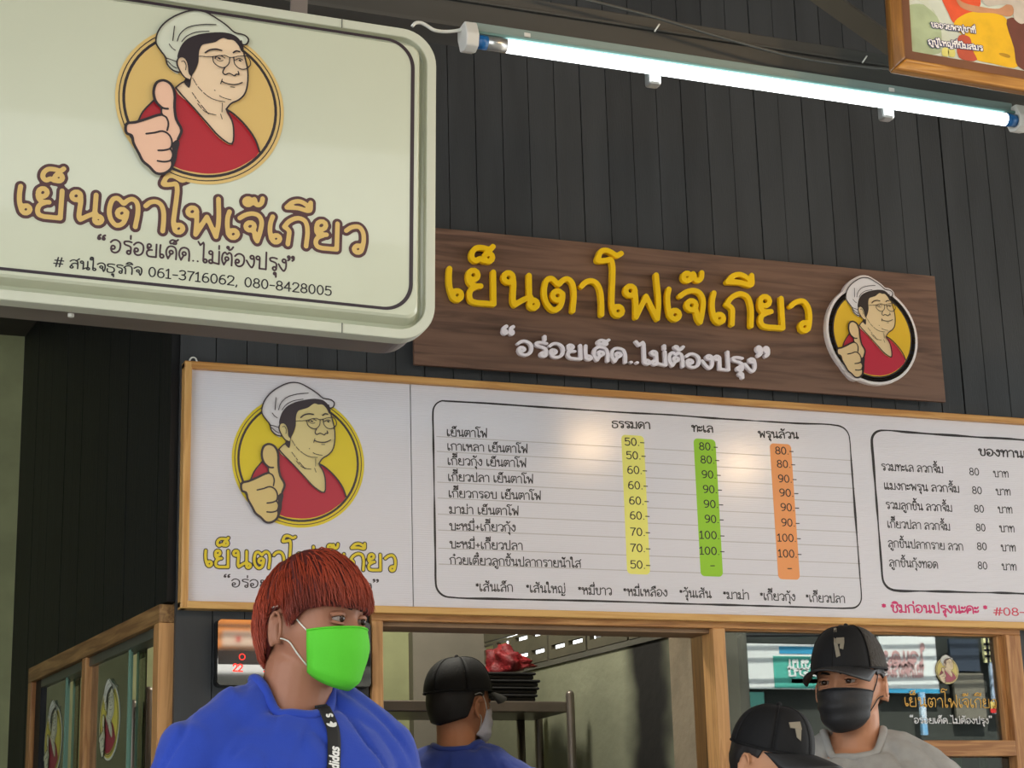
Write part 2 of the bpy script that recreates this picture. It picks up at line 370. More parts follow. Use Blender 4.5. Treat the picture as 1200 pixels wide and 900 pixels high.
def glyph_loops(ch, mark, hw):
    k = (ch, mark, hw)
    if k not in _gc:
        st = strokes_of(MK[ch] if mark else GL[ch][1])
        _gc[k] = contours([(s, hw) for s in st], max(0.24, hw * 0.34)) if st else []
    return _gc[k]
def layout(txt):
    """list of (char, is_mark, x, dy), total width"""
    x = 0; out = []; upper = False; prev_tall = False
    for ch in txt:
        if ch == 'ำ':
            out.append(('O', 'n', x - 2.6, 12.8)); out.append(('า', False, x, 0)); x += 7.2; upper = True; continue
        if ch in MK:
            dy = 3.4 if (ch in '่้๊๋' and upper) else 0
            dx = -1.8 if prev_tall and ch not in 'ุู' else 0
            out.append((ch, True, x + dx, dy))
            if ch in 'ิีื็ั': upper = True
        else:
            out.append((ch, False, x, 0)); x += GL[ch][0]; upper = False; prev_tall = ch in 'ปฟ'
    return out, x
_gm = {}
def shoelace(l): return abs(np.sum(l[:, 0] * np.roll(l[:, 1], -1) - l[:, 1] * np.roll(l[:, 0], -1))) / 2
def glyph_mesh(ch, mark, hw):
    """filled glyph as (vertices, faces), cached"""
    k = (ch, mark, hw)
    if k not in _gm:
        if mark == 'n': L = [np.array([(1.1 * math.cos(t) * q, 1.1 * math.sin(t) * q) for t in np.linspace(0, 2 * math.pi, 13)[:-1]]) for q in (1.35, .5)]
        else: L = glyph_loops(ch, mark, hw)
        if not L: _gm[k] = (np.zeros((0, 2)), [])
        else:
            best = None
            for tw in (0.0, .011, .023):
                R_ = np.array([[1, tw], [0, 1]])
                o = fill('tmp_glyph', [(l @ R_) * .002 for l in L], None); me = o.data
                a = sum(p.area for p in me.polygons)
                if best is None or a > best[0] * 1.05:
                    v = np.array([(q.co.x, q.co.z) for q in me.vertices]) / .002 @ np.linalg.inv(R_)
                    best = (a, v, [tuple(p.vertices) for p in me.polygons])
                bpy.data.objects.remove(o); bpy.data.meshes.remove(me)
                if ch != '4': break
            _gm[k] = (best[1], best[2])
    return _gm[k]
def text_geo(txt, hw):
    items, wd = layout(txt); V = []; Fc = []; n = 0
    for ch, mk, x, dy in items:
        v, f = glyph_mesh(ch, mk, hw)
        if len(v): V.append(v + np.array([x, dy])); Fc += [tuple(i + n for i in q) for q in f]; n += len(v)
    return np.vstack(V), Fc, wd
def flat_mesh(name, v2, faces, m, parent, y):
    me = bpy.data.meshes.new(name); me.from_pydata([(float(a), y, float(b)) for a, b in v2], [], faces); me.update()
    return link(name, me, m, parent)
def text(name, txt, plane, p0, p1, xh, m, parent, hw=0.75, y=-0.0006, label=None, depth=0, mirror=False):
    """baseline runs from pixel p0 to p1 of the photograph as they fall on the board; xh = letter height (m)"""
    a = plane.at(*p0); b = plane.at(*p1)
    return text_ab(name, txt, a, b, xh, m, parent, hw, y, label, depth)
def text_ab(name, txt, a, b, xh, m, parent, hw=0.75, y=-0.0006, label=None, depth=0, sub=None):
    V, Fc, wd = text_geo(txt, hw); a = np.array(a); b = np.array(b)
    e = (b - a) / max(wd - 1.5, 1); nrm = np.array([-(b - a)[1], (b - a)[0]]) / np.linalg.norm(b - a) * xh / 10
    o = flat_mesh(name, np.outer(V[:, 0], e) + np.outer(V[:, 1], nrm) + a, Fc, m, parent, y)
    if label: o['label'] = label
    return o


def polyfill(name, pts, m, parent, y, k=4, sharp=False):
    q = smooth_pts(pts, True, k, sharp)[:-1]
    return fill(name, [q], m, parent, y)

# ------------------------------------------------------------------ shop emblem and word mark (drawn once, used on four boards)
BOARD = Plane((1.44, -0.045, 2.484))            # raised wooden sign
LBOX = Plane((0.2, -1.7, 2.05), roll=math.radians(1.3))
def c3(p): return (510 + p[0] / 5.217, 270 + p[1] / 5.217)
def c4(p): return (730 + p[0] / 5.217, 310 + p[1] / 5.217)
WM = [  # word mark traced letter by letter
 (c3, [P((75, 246), (72, 300), (78, 365), (95, 418)), O(121, 408, 27)]),
 (c3, [O(219, 285, 29), P((190, 300), (197, 328), (225, 350), (265, 352)), P((240, 355), (208, 372), (196, 405), (206, 440), (240, 454)), Lr((240, 454), (345, 461), (342, 268))]),
 (c3, [P((340, 112), (322, 128), (285, 120), (240, 120), (214, 145), (212, 180), (234, 198), (262, 186), (285, 198)), O(312, 177, 25)]),
 (c3, [O(434, 300, 29), P((458, 285), (466, 330), (463, 400), (464, 450), (472, 466)), P((472, 466), (540, 428), (570, 420)), P((560, 288), (562, 430)), O(587, 462, 24)]),
 (c3, [P((765, 400), (762, 440), (742, 485), (708, 497), (676, 470), (655, 420), (655, 355), (672, 312), (698, 306), (722, 326), (740, 342), (762, 320), (792, 308), (820, 328), (834, 385), (826, 503)), O(733, 410, 29)]),
 (c3, [P((880, 353), (905, 328), (940, 320), (972, 335), (994, 380), (1002, 450), (1002, 525))]),
 (c3, [P((1122, 153), (1095, 165), (1065, 148), (1030, 134), (1000, 140), (985, 168), (978, 195), (1030, 195), (1058, 190), (1068, 215), (1070, 300), (1066, 400), (1066, 470), (1078, 515)), O(1102, 503, 27)]),
 (c4, [O(30, 172, 29), P((57, 165), (63, 230), (64, 332)), Lr((64, 332), (126, 205), (194, 342)), P((194, 342), (202, 250), (188, 76))]),
 (c4, [P((265, 162), (257, 200), (259, 260), (270, 320)), O(302, 318, 27)]),
 (c4, [P((333, 205), (365, 182), (410, 170), (450, 182), (472, 220), (470, 290), (456, 362)), O(403, 260, 28), P((424, 275), (435, 310), (442, 340), (456, 362))]),
 (c4, [O(376, 88, 23), P((398, 100), (414, 68), (430, 106), (448, 108), (462, 92), (466, 62))]),
 (c4, [P((540, 185), (530, 230), (531, 290), (543, 340)), O(573, 340, 25)]),
 (c4, [P((650, 375), (652, 320), (650, 280), (618, 254)), P((618, 254), (645, 215), (698, 190), (742, 206), (764, 260), (766, 385))]),
 (c4, [P((622, 116), (655, 82), (695, 72), (735, 88), (766, 118)), P((622, 118), (695, 120), (768, 134), (770, 78))]),
 (c4, [O(850, 235, 29), P((820, 250), (826, 285), (850, 300), (888, 298)), P((865, 305), (835, 320), (824, 350), (836, 382), (870, 393)), Lr((870, 393), (960, 398), (950, 218))]),
 (c4, [P((1008, 265), (1040, 240), (1085, 235), (1113, 268), (1124, 330), (1120, 380)), O(1093, 390, 25)]),
]
WORD = []
for fn, defs in WM:
    sts = []
    for q in strokes_of(defs): sts.append(np.array([BOARD.at(*fn(p)) for p in q]))
    WORD.append(sts)
_all = np.vstack([q for s in WORD for q in s]); W0 = WORD[0][0][:, 0].min(); W1 = _all[:, 0].max()
# baseline: bottom of first and of last letter ring
B0 = np.array([W0, WORD[0][1][:, 1].min()]); B1 = np.array([W1, WORD[-1][1][:, 1].min()])
WHW = 0.0075
def word_xf(strokes, a, b, ysc=1.0):
    """map the word so that its baseline runs from a to b"""
    s = np.linalg.norm(b - a) / np.linalg.norm(B1 - B0); t = math.atan2(*(b - a)[::-1]) - math.atan2(*(B1 - B0)[::-1])
    R = np.array([[math.cos(t), -math.sin(t)], [math.sin(t), math.cos(t)]])
    return [((q - B0) * np.array([1, ysc])) @ R.T * s + a for q in strokes], s
def word_print(plane_a, plane_b, y, parent, mfill, mline, grow=0.0052, hwk=1.0, ysc=1.0):
    st = [q for s in WORD for q in s]; st, s = word_xf(st, np.array(plane_a), np.array(plane_b), ysc)
    if mline: fill('lettering_outline', contours([(q, (WHW * hwk + grow) * s) for q in st], 0.0045 * s), mline, parent, y)
    return fill('lettering', contours([(q, WHW * hwk * s) for q in st], 0.0042 * s), mfill, parent, y - 0.0006)


LBC = (445 / 3.913 + 120, 478 / 3.913)
def a_(pts):  # emblem art: crop pixels -> unit circle coordinates
    out = []
    for p in pts:
        q = LBOX.at(120 + p[0] / 3.913, p[1] / 3.913); out.append((q - ACEN) / ARAD)
    return np.array(out)
_l = LBOX.at(58 / 3.913 + 120, 478 / 3.913); _r = LBOX.at(832 / 3.913 + 120, 530 / 3.913); _b = LBOX.at(445 / 3.913 + 120, 845 / 3.913)
ARAD = (_r[0] - _l[0]) / 2; ACEN = np.array([(_r[0] + _l[0]) / 2, _b[1] + ARAD])
ART_FILL = [
 ('shirt_print', 'red', [(165, 560), (185, 520), (240, 463), (300, 425), (335, 408), (360, 440), (420, 505), (480, 575), (540, 640), (592, 668), (600, 610), (592, 560), (565, 508), (600, 530), (660, 590), (700, 650), (718, 700), (655, 753), (590, 783), (510, 798), (430, 793), (330, 765), (260, 690), (200, 640)], True),
 ('skin_print', 'skin', [(455, 210), (480, 205), (520, 197), (545, 172), (575, 182), (610, 190), (632, 225), (646, 255), (655, 290), (664, 330), (662, 400), (648, 442), (622, 466), (588, 482), (566, 508), (592, 560), (600, 605), (592, 666), (540, 638), (480, 573), (405, 485), (335, 410), (362, 388), (385, 385), (400, 405), (412, 352), (430, 325), (442, 285), (442, 240)], False),
 ('hat_print', 'white', [(262, 140), (300, 98), (370, 65), (420, 55), (470, 62), (520, 90), (570, 125), (605, 158), (650, 170), (668, 190), (658, 212), (638, 212), (628, 195), (600, 172), (545, 155), (500, 156), (440, 163), (400, 180), (368, 205), (352, 240), (345, 280), (348, 345), (320, 330), (295, 302), (288, 270), (262, 235), (245, 205), (250, 170)], False),
 ('hair_print', 'dark', [(345, 275), (352, 235), (370, 203), (400, 178), (450, 162), (520, 154), (560, 155), (602, 166), (630, 190), (647, 240), (640, 244), (624, 215), (600, 190), (575, 187), (555, 180), (535, 188), (518, 198), (480, 206), (458, 212), (444, 240), (440, 290), (424, 330), (410, 354), (398, 408), (374, 380), (388, 352), (376, 310), (366, 280)], False),
 ('ear_print', 'skin', [(345, 275), (362, 268), (380, 278), (392, 300), (396, 335), (406, 352), (398, 372), (375, 362), (352, 328), (341, 300)], False),
 ('shade_print', 'dark', [(318, 640), (352, 652), (344, 700), (338, 740), (312, 788), (288, 802), (262, 806), (300, 770), (320, 700)], False),
 ('hand_print', 'hand', [(106, 598), (112, 574), (150, 568), (200, 553), (250, 536), (272, 532), (268, 500), (248, 478), (236, 448), (236, 415), (250, 385), (280, 376), (312, 393), (330, 432), (330, 500), (338, 555), (362, 605), (348, 640), (322, 660), (318, 680), (322, 712), (312, 736), (314, 762), (296, 790), (262, 800), (232, 790), (200, 755), (168, 712), (142, 662), (134, 625), (112, 618)], False),
]
ART_LINE = [  # (half width, points)
 (3.2, [(350, 340), (322, 330), (296, 302), (288, 270), (262, 235), (245, 205), (250, 165), (268, 132), (305, 98), (370, 66), (420, 56), (470, 64), (520, 92), (570, 127), (605, 158), (650, 170), (668, 190), (658, 212), (638, 212), (634, 196)]),
 (2.2, [(330, 128), (326, 160), (322, 195)]), (2.2, [(520, 122), (450, 122), (390, 135), (355, 165), (342, 198)]), (2, [(488, 152), (430, 156), (385, 175), (362, 200)]),
 (2, [(305, 210), (318, 228), (335, 240)]), (2, [(285, 272), (315, 282), (335, 290)]), (2, [(300, 290), (320, 310), (340, 322)]),
 (3.2, [(646, 250), (656, 290), (664, 330), (662, 400), (648, 442), (622, 466), (588, 482), (566, 508)]),
 (4, [(566, 508), (600, 530), (660, 590), (700, 650), (718, 702)]), (3.4, [(335, 410), (360, 440), (420, 505), (480, 573), (540, 638), (592, 667), (600, 605), (592, 560), (566, 508)]),
 (3.4, [(165, 560), (185, 520), (240, 463)]), (3, [(335, 410), (362, 388), (380, 380)]),
 (3, [(400, 375), (375, 362), (352, 328), (341, 298), (350, 272), (368, 269), (384, 282), (394, 310), (398, 345), (408, 356)]), (1.8, [(358, 292), (372, 288), (382, 305), (380, 330)]),
 (3.4, [(470, 250), (490, 238), (520, 234), (545, 240)]), (3.4, [(598, 250), (612, 242), (628, 246)]),
 (1.8, [(440, 266), (500, 268), (560, 262), (582, 272), (620, 266), (660, 264)]),
 (2.2, [(505, 270), (508, 292), (530, 312), (556, 318), (578, 300), (582, 272)]), (2.2, [(600, 270), (604, 300), (625, 322), (655, 324), (676, 306), (672, 280), (658, 264)]),
 (2, [(512, 275), (535, 262), (560, 275)]), (3.6, [(530, 274), (538, 278)]), (1.6, [(515, 276), (535, 288), (556, 284)]), (2, [(608, 284), (625, 276), (642, 284)]), (3.6, [(626, 285), (632, 288)]),
 (2.6, [(560, 318), (550, 340), (560, 350), (578, 344), (592, 350), (604, 356), (612, 348), (624, 350), (620, 335)]),
 (2.6, [(545, 380), (560, 388), (600, 396), (625, 392), (640, 386)]), (2, [(548, 370), (540, 392)]), (1.8, [(585, 406), (605, 408)]),
 (1.8, [(410, 432), (440, 475), (485, 530)]), (1.8, [(435, 482), (470, 520), (520, 535)]), (1.8, [(412, 365), (440, 410), (500, 460), (560, 475)]), (1.8, [(512, 420), (540, 450), (590, 466)]), (1.8, [(548, 480), (546, 522)]), (1.8, [(540, 530), (548, 555)]),
 (5.5, [(270, 500), (248, 478), (236, 448), (236, 415), (250, 385), (280, 376), (312, 393), (330, 432), (330, 500), (338, 555), (362, 605), (346, 645)]),
 (5.5, [(272, 532), (250, 536), (200, 553), (150, 568), (112, 574), (106, 598), (112, 618), (134, 628), (142, 662), (168, 712), (185, 745), (215, 770), (245, 800), (280, 802), (312, 782), (330, 740)]),
 (3.6, [(270, 500), (272, 532), (292, 545), (302, 575), (296, 605)]), (3.6, [(200, 620), (240, 615), (275, 608), (305, 625), (318, 655), (312, 685), (290, 694), (255, 696)]), (3.6, [(312, 690), (322, 712), (314, 740), (285, 748), (252, 744)]), (4.2, [(268, 498), (285, 505), (300, 506)]),
]
def emblem(parent, c, r, pal, y=-0.0004, dy=0.0005, halo=None, rx=1.0):
    """pal: ring, line, disc, red, skin, hand, white, dark"""
    c = np.array(c); sc = np.array([r * rx, r])
    T = lambda q: np.asarray(q) * sc + c
    if halo: fill('emblem_backing', [T(ring(0, 0, 1.0, 60)[:-1])], halo, parent, y)
    fill('emblem_ring', [T(ring(0, 0, 1.0, 64)[:-1])], pal['ring'], parent, y - dy)
    fill('emblem_line', [T(ring(0, 0, k, 64)[:-1]) for k in (.962, .95)], pal['dark'], parent, y - dy * 2)
    fill('emblem_line', [T(ring(0, 0, k, 64)[:-1]) for k in (.918, .884)], pal['dark'], parent, y - dy * 2)
    fill('emblem_disc', [T(ring(0, 0, .884, 64)[:-1])], pal['disc'], parent, y - dy * 2)
    for i, (nm, k, pts, _) in enumerate(ART_FILL):
        q = a_(smooth_pts(pts, True, 3)[:-1])
        if nm == 'shirt_print':
            n = np.hypot(q[:, 0], q[:, 1]); q = q * np.minimum(1, .885 / np.maximum(n, 1e-6))[:, None]
        fill(nm, [T(q)], pal[k], parent, y - dy * (3 + i))
    st = []
    for w, pts in ART_LINE:
        st.append((a_(smooth_pts(pts, k=3)), w / 387 * (1.15)))
    fill('emblem_drawing', [T(l) for l in contours(st, 0.0095)], pal['dark'], parent, y - dy * 11)


# ------------------------------------------------------------------ materials used below
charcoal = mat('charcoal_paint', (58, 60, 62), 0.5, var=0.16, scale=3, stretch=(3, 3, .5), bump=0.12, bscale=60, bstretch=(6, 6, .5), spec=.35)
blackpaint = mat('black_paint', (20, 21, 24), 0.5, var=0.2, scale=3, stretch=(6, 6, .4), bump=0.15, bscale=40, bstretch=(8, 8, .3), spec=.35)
gap_dark = mat('gap_dark', (18, 18, 18), 0.9)
pine_x = wood('pine_x', (218, 172, 104), (184, 128, 66), 'x'); pine_z = wood('pine_z', (220, 176, 108), (186, 132, 70), 'z')
oak_x = wood('oak_x', (200, 150, 94), (150, 100, 56), 'x', 8); oak_z = wood('oak_z', (204, 154, 98), (152, 102, 58), 'z', 8)
oak_y = wood('oak_y', (170, 132, 84), (120, 84, 50), 'y', 8)
walnut = wood('walnut_board', (122, 90, 72), (80, 56, 44), 'x', 5, 0.5)
concrete = mat('raw_concrete', (96, 94, 84), 0.9, var=0.25, scale=2.5, bump=0.3, bscale=30)
plaster = mat('green_grey_plaster', (150, 152, 128), 0.85, rgb2=(126, 128, 106), scale=3, bump=0.25, bscale=18)
steel = mat('brushed_steel', (150, 146, 140), 0.32, metal=0.9, var=0.15, scale=6, stretch=(1, 8, 8))
white_plastic = mat('white_plastic', (226, 226, 218), 0.4)
pane_glass = glass('window_glass', (205, 215, 210), 3.3)
side_glass = glass('side_glass', (196, 214, 202), 2.6)
ink = mat('black_ink', (34, 30, 34), 0.45)

# ------------------------------------------------------------------ the setting
def struct(o): o['kind'] = 'structure'; return o
street_ground = struct(box('floor', -8, 12, -9.2, 4.6, -0.12, 0, mat('concrete_floor', (150, 146, 138), 0.8, var=0.15, scale=1.5)))
# front wall of the stall: dark boards on a lining, one object per board
X0 = 0.832
OPX0, OPX1, OPZ0, OPZ1 = on(436, 760)[0], on(1197, 800)[0], 1.02, 1.826
wf = struct(box('wall_front', X0 + .002, OPX0, 0.012, 0.05, 0.0, 4.0, mat('lining_board', (128, 112, 90), 0.8, var=.12)))
seam0 = on(252.5, 420)[0]; PW = 0.0795
def boards(parent, xs, iv, y0, y1, m, tag='plank'):
    for (xa, xb) in xs:
        for (za, zb) in iv(xa, xb):
            o = box(tag, xa + .0012, xb - .0012, y0, y1, za, zb, m, parent)
    return
xs = []; x = seam0 - PW
first = X0
edges = [X0] + [seam0 + PW * k for k in range(0, 45)]
crack = on(1135, 430)[0]
for k in range(len(edges) - 1): xs.append((edges[k], edges[k + 1]))
box('upper_lining', OPX0, edges[-1], 0.012, 0.05, OPZ1, 4.0, MATS['lining_board'], wf)
box('lower_lining', OPX0, edges[-1], 0.012, 0.05, 0.0, OPZ0, MATS['lining_board'], wf)
box('side_lining', OPX1, edges[-1], 0.012, 0.05, OPZ0, OPZ1, MATS['lining_board'], wf)
def wall_iv(xa, xb):
    if xb < OPX0 + .03 or xa > OPX1 - .03: return [(0.0, 4.0)]
    return [(OPZ1 + .01, 4.0), (0.0, OPZ0 - .01)]
for k, (xa, xb) in enumerate(xs):
    dy = random.uniform(-.0012, .0012)
    gap = .0012
    for za, zb in wall_iv(xa, xb):
        xb2 = xb - (.005 if abs(xb - crack) < PW / 2 and za > 1 else gap)
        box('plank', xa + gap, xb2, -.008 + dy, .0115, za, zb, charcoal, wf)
# side wall running back from the corner
SD = np.array([-0.1128, 0.9936]); SANG = math.atan2(SD[1], SD[0])
ws = struct(empty('wall_left', (X0, 0.0, 0))); ws.rotation_euler = (0, 0, SANG)
# local: +x along the wall to the back, +y to the left/outside (towards the alley), z up
k = 0; s_ = 0.0
while s_ < 1.93:
    e_ = min(s_ + .1, 1.93)
    if e_ <= 1.40: iv = [(1.85, 4.0), (0.0, 1.0)]
    else: iv = [(0.0, 4.0)]
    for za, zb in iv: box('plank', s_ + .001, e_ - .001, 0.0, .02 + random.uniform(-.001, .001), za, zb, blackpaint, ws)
    s_ = e_
box('side_lining', 0.0, 1.93, -.03, -.001, 1.85, 4.0, gap_dark, ws); box('side_lining', 1.41, 1.93, -.03, -.001, 0, 1.85, gap_dark, ws)

# kitchen behind
KX = on(797, 800, .3)[0]
def kx(y): return KX + 0.06 - 0.1135 * (y - .3)   # right kitchen wall leans like the side wall
kr = struct(empty('wall_right', (kx(.3), .3, 0))); kr.rotation_euler = (0, 0, math.atan2(SD[1], SD[0]))
KW = Plane((kx(.3), .3, 0), yaw=math.atan2(SD[1], SD[0]))
# plane of that wall: local x runs back, local +y to the left (into the kitchen)
def kwat(px, py): return KW.at(px, py)
zb_ = (kwat(605, 787)[1] + kwat(738, 756)[1]) / 2
print('vent bottom z', kwat(605, 787), kwat(738, 756), kwat(565, 800), kwat(797, 800))
klen = kwat(566, 790)[0]
sootm = mat('sooty_plaster', (150, 152, 128), 0.85, rgb2=(126, 128, 106), scale=3, bump=0.3, bscale=18)
def add_soot(m, x0, w):
    N = m.node_tree.nodes; L = m.node_tree.links; b = N['Principled BSDF']
    tc = N.new('ShaderNodeTexCoord'); sx = N.new('ShaderNodeSeparateXYZ'); L.new(tc.outputs['Object'], sx.inputs[0])
    nz = N.new('ShaderNodeTexNoise'); nz.inputs['Scale'].default_value = 5; L.new(tc.outputs['Object'], nz.inputs[0])
    a = N.new('ShaderNodeMath'); a.operation = 'MULTIPLY_ADD'; L.new(nz.outputs[0], a.inputs[0]); a.inputs[1].default_value = .16; L.new(sx.outputs[0], a.inputs[2])
    s1 = N.new('ShaderNodeMath'); s1.operation = 'SUBTRACT'; L.new(a.outputs[0], s1.inputs[0]); s1.inputs[1].default_value = x0 + .08
    ab = N.new('ShaderNodeMath'); ab.operation = 'ABSOLUTE'; L.new(s1.outputs[0], ab.inputs[0])
    mr = N.new('ShaderNodeMapRange'); mr.interpolation_type = 'SMOOTHSTEP'; mr.inputs[1].default_value = w * .35; mr.inputs[2].default_value = w; mr.inputs[3].default_value = 1; mr.inputs[4].default_value = 0
    L.new(ab.outputs[0], mr.inputs[0])
    old = b.inputs['Base Color'].links[0].from_socket
    mx = N.new('ShaderNodeMix'); mx.data_type = 'RGBA'; L.new(mr.outputs[0], mx.inputs[0]); L.new(old, mx.inputs[6]); mx.inputs[7].default_value = (.006, .005, .004, 1)
    L.new(mx.outputs[2], b.inputs['Base Color'])
soot_a, soot_b = kwat(740, 830)[0], kwat(785, 830)[0]
add_soot(sootm, (soot_a + soot_b) / 2, abs(soot_a - soot_b) * .75)
box('plaster_face', -.02, klen + .1, -.08, 0, 0, zb_, sootm, kr)
vb = mat('vent_block_concrete', (92, 88, 72), 0.9, var=.2, scale=5, bump=.3, bscale=25)
# ventilation blocks with four slots each
bw = abs(kwat(645, 770)[0] - kwat(690, 758)[0]); bh = .116
nblk = int((klen + .1) / bw) + 1
vbm = MB(); g = .006
sw, sh = bw * .36, bh * .13
def slot_block(bw, bh):
    m = MB(); x_ = [0 + g, bw * .1, bw * .1 + sw, bw * .56, bw * .56 + sw, bw - g]; z_ = [.003, bh * .28, bh * .28 + sh, bh * .78, bh * .78 + sh, bh - .003]
    for i in (0, 2, 4): m.box(x_[i], x_[i + 1], -.010, .008, z_[0], z_[5])
    for i in (1, 3):
        for j in (0, 2, 4): m.box(x_[i], x_[i + 1], -.010, .008, z_[j], z_[j + 1])
    return m
vme = slot_block(bw, bh).mesh('vent_block')
xoff = kwat(690, 758)[0] % bw
for row in range(7):
    for c in range(-1, nblk + 1):
        xx = c * bw + xoff
        if xx < -.03 - bw * .1 or xx > klen + .1: continue
        o = link('vent_block', vme, vb, kr); o.location = (xx, 0, zb_ + .01 + row * bh)
box('mortar_bed', -.02, klen + .1, -.09, .006, zb_ - .006, zb_ + .012, concrete, kr)
# back wall with a cement panel
KB = .3 + klen * SD[1]
kb = struct(box('wall_back', -.2, kx(KB) + .1, KB + .02, KB + .12, 0, 3.0, mat('pale_green_wall', (158, 162, 120), 0.8, var=.1)))
bp0 = on(481, 780, KB)[0]; bp1 = on(565, 780, KB)[0]
cb = box('cement_panel', bp0, bp1 + .005, KB - .03, KB + .02, 0, on(520, 742, KB)[2] - .0, mat('cement_board', (128, 122, 110), .75, rgb2=(112, 108, 98), scale=4, bump=.1), kb)
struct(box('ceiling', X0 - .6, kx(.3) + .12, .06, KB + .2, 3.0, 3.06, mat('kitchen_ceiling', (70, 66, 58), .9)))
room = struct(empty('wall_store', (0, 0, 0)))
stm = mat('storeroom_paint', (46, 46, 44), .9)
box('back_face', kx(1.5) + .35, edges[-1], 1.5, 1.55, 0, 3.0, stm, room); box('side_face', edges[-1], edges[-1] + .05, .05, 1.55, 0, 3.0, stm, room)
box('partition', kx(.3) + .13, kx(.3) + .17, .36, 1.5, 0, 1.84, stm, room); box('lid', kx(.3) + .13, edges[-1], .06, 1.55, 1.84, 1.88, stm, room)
# concrete pillar and inner jamb
colx = on(797, 820, .28)[0]; colx2 = on(823, 820, .2)[0]
pl = struct(box('trim_1', colx, colx2 + .1, .16, .34, 0, 3.0, mat('pillar_concrete', (138, 124, 102), .9, rgb2=(110, 98, 80), scale=6, bump=.5, bscale=25), None, .004))

# neighbouring concrete wall across the alley
nb_ = struct(box('wall_alley', -2.5, .62, 2.3, 2.5, 0, 4.0, concrete))
lz = on(5, 492, 2.3)[2]
box('ledge', -2.5, .62, 2.12, 2.3, lz - .02, lz + .02, concrete, nb_)
box('plaster_patch', -2.5, on(8, 800, 2.28)[0], 2.285, 2.3, 1.2, on(5, 740, 2.28)[2], mat('pale_cement', (150, 150, 142), .9, var=.2, scale=5), nb_)
struct(box('wall_alley_added', -1.9, -1.75, -1.0, 2.3, 0, 4.0, concrete))  # unseen wall, added to cut the light on the black side wall
# hall roof, with an unseen alley cover added to keep the sun out
struct(box('ceiling_alley_added', -6, X0 - .05, .3, 4.5, 4.0, 4.06, mat('hall_roof', (86, 84, 80), .8)))
rf = struct(box('ceiling_hall', -6, 9, -5.6, 0.3, 4.0, 4.06, mat('hall_roof', (86, 84, 80), .8)))

# timber frames of the two windows --------------------------------------------------
wr = struct(empty('window_1', (OPX0, 0, OPZ0)))
def rail(name, x0, x1, z0, z1, y0=-.02, y1=.05, m=None, par=None, bev=.002):
    o = box(name, x0 - OPX0, x1 - OPX0, y0, y1, z0 - OPZ0, z1 - OPZ0, m, par or wr, bev); return o
XL = on(436, 800, -.02)[0]; XL2 = on(449.5, 800, -.02)[0]
PX0 = on(838, 790, -.02)[0]; PX1 = on(852.5, 790, -.02)[0]
XR0 = on(1183.5, 800, -.02)[0]; XR1 = on(1201, 800, -.02)[0]
ZT = on(600, 722, -.02)[2]; ZT0 = on(640, 731.5, -.02)[2]
rail('header', XL, XR1, ZT0, 1.85, m=oak_x)
rail('stile', XL, XL2, OPZ0, ZT0, m=oak_z)
w2 = struct(empty('window_2', (OPX0, 0, OPZ0)))
rail('stile', PX0, PX1, OPZ0, ZT0, m=oak_z, par=w2)
rail('stile', XR0, XR1, OPZ0, ZT0, m=oak_z, par=w2)
zr0 = on(1120, 886, -.02)[2]; zr1 = on(1120, 867.5, -.02)[2]
rail('mid_rail', PX1, XR0, zr0, zr1, y1=.04, m=oak_x, par=w2)
rail('head_bead', PX1, XR0, on(1000, 742, 0)[2] , ZT0, y0=0.0, y1=.04, m=oak_x, par=w2)
rail('head_lining', XL2, PX0, on(600, 740.5, .05)[2], ZT0 , y0=0.0, y1=.1, m=mat('grey_wood', (140, 112, 84), .6, var=.1), par=wr)
rail('side_bead', XR0 - .016, XR0, zr1, ZT0, y0=0.0, y1=.045, m=oak_z, par=w2)
rail('pane', PX1, XR0, zr1 - .005, ZT0, y0=.018, y1=.022, m=pane_glass, par=w2, bev=0)
rail('pane', PX1, XR0, OPZ0, zr0 + .005, y0=.018, y1=.022, m=pane_glass, par=w2, bev=0)
jb = rail('inner_jamb', on(822, 820, .1)[0], PX0 + .03, OPZ0, 1.85, y0=.06, y1=.15, m=wood('jamb_wood', (120, 84, 44), (78, 52, 26), 'z'), par=wr)
ct = box('counter', XL - .03, XR1 + .03, -.16, .26, OPZ0 - .03, OPZ0, steel); meta(ct, 'brushed steel serving counter along the bottom of the kitchen opening', 'counter')

# lettering and sticker on the window glass
w2p = Plane((OPX0, .017, OPZ0))
g = (1020, 735); gs = 6.667
gp = lambda x, y: (g[0] + x / gs, g[1] + y / gs)
gold = mat('gold_vinyl', (222, 170, 70), .5); whv = mat('white_vinyl', (225, 225, 228), .5)
a = w2p.at(*gp(272, 615)); b = w2p.at(*gp(985, 632))
st = [q for s in WORD for q in s]; st, s = word_xf(st, a, b, 1.0)
fill('window_lettering', contours([(q, WHW * .62 * s) for q in st], 0.0045 * s), gold, w2, .016)
text('window_lettering', '“อร่อยเด็ด..ไม่ต้องปรุง”', w2p, gp(310, 750), gp(950, 755), .0145, whv, w2, .7, .016)
PALW = dict(ring=mat('pale_yellow_vinyl', (226, 214, 150), .5), disc=mat('yellow_vinyl', (215, 200, 120), .5), red=mat('dusty_red_vinyl', (170, 90, 105), .5), skin=mat('skin_vinyl', (226, 208, 176), .5), hand=MATS['skin_vinyl'], white=mat('hat_vinyl', (216, 220, 214), .5), dark=mat('brown_vinyl', (110, 90, 80), .5))
ec = w2p.at(*gp(598, 340)); er = (w2p.at(*gp(598, 235))[1] - w2p.at(*gp(598, 442))[1]) / 2
emblem(w2, ec, er, PALW, y=.0165)

